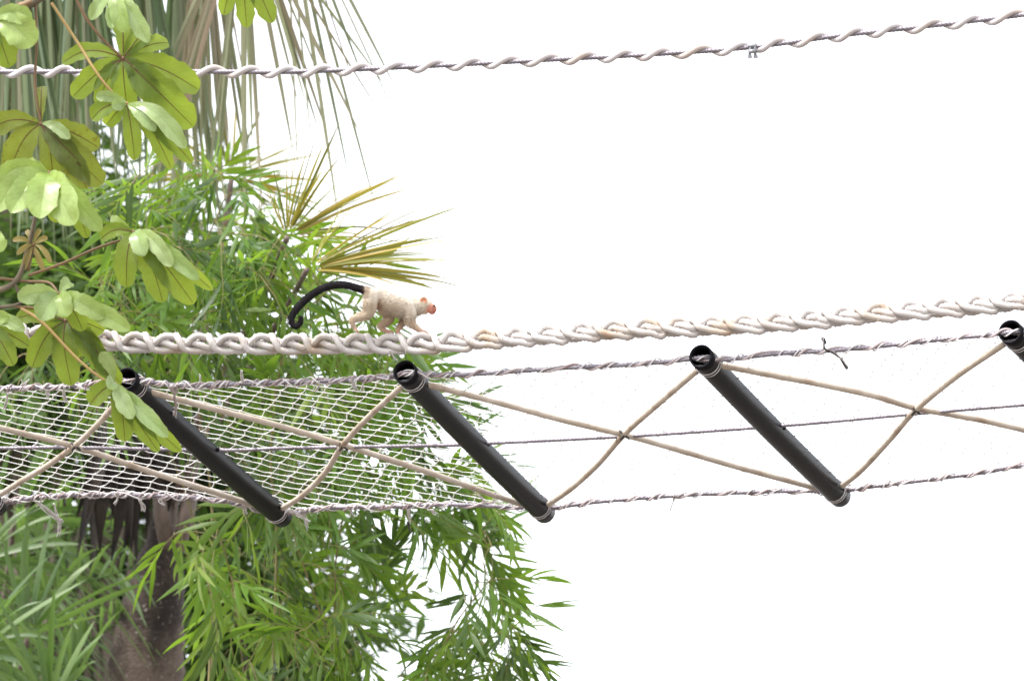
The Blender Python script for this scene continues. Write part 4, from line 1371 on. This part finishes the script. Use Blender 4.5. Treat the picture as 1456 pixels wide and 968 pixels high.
for (hx, hy, hd, a0, a1) in ((40, 905, 18.9, 30, 170), (-30, 800, 19.2, -50, 110), (100, 985, 18.7, 70, 180), (20, 740, 19.6, -80, 70), (70, 1010, 18.5, 62, 150), (-40, 930, 18.6, -30, 80)):
    sp_ = []
    for k in range(15):
        sp_.append((a0 + (a1 - a0) * k / 14 + random.gauss(0, 4), random.uniform(130, 210), random.uniform(7, 13), random.uniform(15, 60), random.gauss(0, 8)))
    fan(gp, (hx, hy), hd, [(-40, 1250, 20.3), ((hx - 40) / 2, (hy + 1250) / 2, (hd + 20.3) / 2), (hx, hy, hd)], sp_, 'frond')

# ------------------------------------------------------------------ leafy trees further back
def tree(label, c, rpx, d, n, seed, lsz=(.09, .16), holes=0.0):
    r_ = np.random.default_rng(seed)
    cen = P(c[0], c[1], d)
    base = np.array([cen[0] + .1, cen[1] + .2, 0.0])
    rt_ = root('broadleaf_tree', base, label, 'tree', 'leafy trees behind the bamboo')
    rx, rz = rpx[0] * pw(d), rpx[1] * pw(d)
    mb = MB()
    tk_ = spline([base, base * .5 + cen * .5 + np.array([.06, 0, 0]), cen + np.array([0, 0, rz * .3])], step=.1)
    mb.tube(tk_, np.linspace(.12, .03, len(tk_)), 10)
    mb.build('trunk', M['bgbark'], rt_)
    lb_ = MB()
    tips = []
    for k in range(16):
        e = unit(r_.normal(0, 1, 3)) * np.array([rx, rx * .8, rz]) * r_.uniform(.5, .95)
        p = cen + e
        s0 = tk_[int(len(tk_) * r_.uniform(.72, .97))]
        lb_.tube(spline([s0, (s0 + p) / 2 + np.array([0, 0, .06]), p], n=8), np.linspace(.02, .004, 8), 6)
        tips.append(p)
    lb_.build('limbs', M['bgbark'], rt_)['kind'] = 'stuff'
    v, f = [], []
    clumps = np.array(tips + [cen + unit(r_.normal(0, 1, 3)) * np.array([rx, rx * .8, rz]) * r_.uniform(.2, .9) for _ in range(26)])
    for k in range(n):
        cc_ = clumps[r_.integers(len(clumps))]
        p = cc_ + r_.normal(0, .17, 3) * np.array([1, 1, .8])
        l = r_.uniform(*lsz)
        dv = unit(np.array([r_.normal(0, 1), r_.normal(0, 1), -.5 + r_.normal(0, .5)]))
        sv = unit(np.cross(dv, r_.normal(0, 1, 3) + np.array([0, 0, 1.5])))
        b0 = len(v)
        w_ = l * r_.uniform(.22, .36)
        nn = np.cross(dv, sv)
        v += [p, p + dv * l * .4 + sv * w_ * .5 + nn * l * .06, p + dv * l * .45 - nn * l * .02, p + dv * l * .4 - sv * w_ * .5 + nn * l * .06, p + dv * l - nn * l * .12]
        f += [(b0, b0 + 1, b0 + 2), (b0, b0 + 2, b0 + 3), (b0 + 1, b0 + 4, b0 + 2), (b0 + 2, b0 + 4, b0 + 3)]
    mb = MB(); mb.add(v, f)
    o = mb.build('crown', M['bgleaf'], rt_)
    o['kind'] = 'stuff'


tree('dark leafy tree behind the net next to the cecropia leaves', (30, 560), (230, 190), 22.0, 2600, 1)
tree('dark leafy tree showing between the bamboo and the thick palm trunk', (290, 640), (190, 170), 22.8, 2400, 2)
tree('leafy tree low down behind the yellow bamboo stems', (370, 900), (190, 180), 22.2, 2600, 3)
tree('leafy tree low down behind the arching palm fronds', (60, 880), (200, 190), 22.6, 2400, 4)
tree('dark leafy tree high up behind the hanging palm strips', (10, 130), (110, 150), 22.6, 2000, 6)
tree('leafy tree below the hanging palm strips', (150, 390), (230, 150), 22.4, 3600, 5)
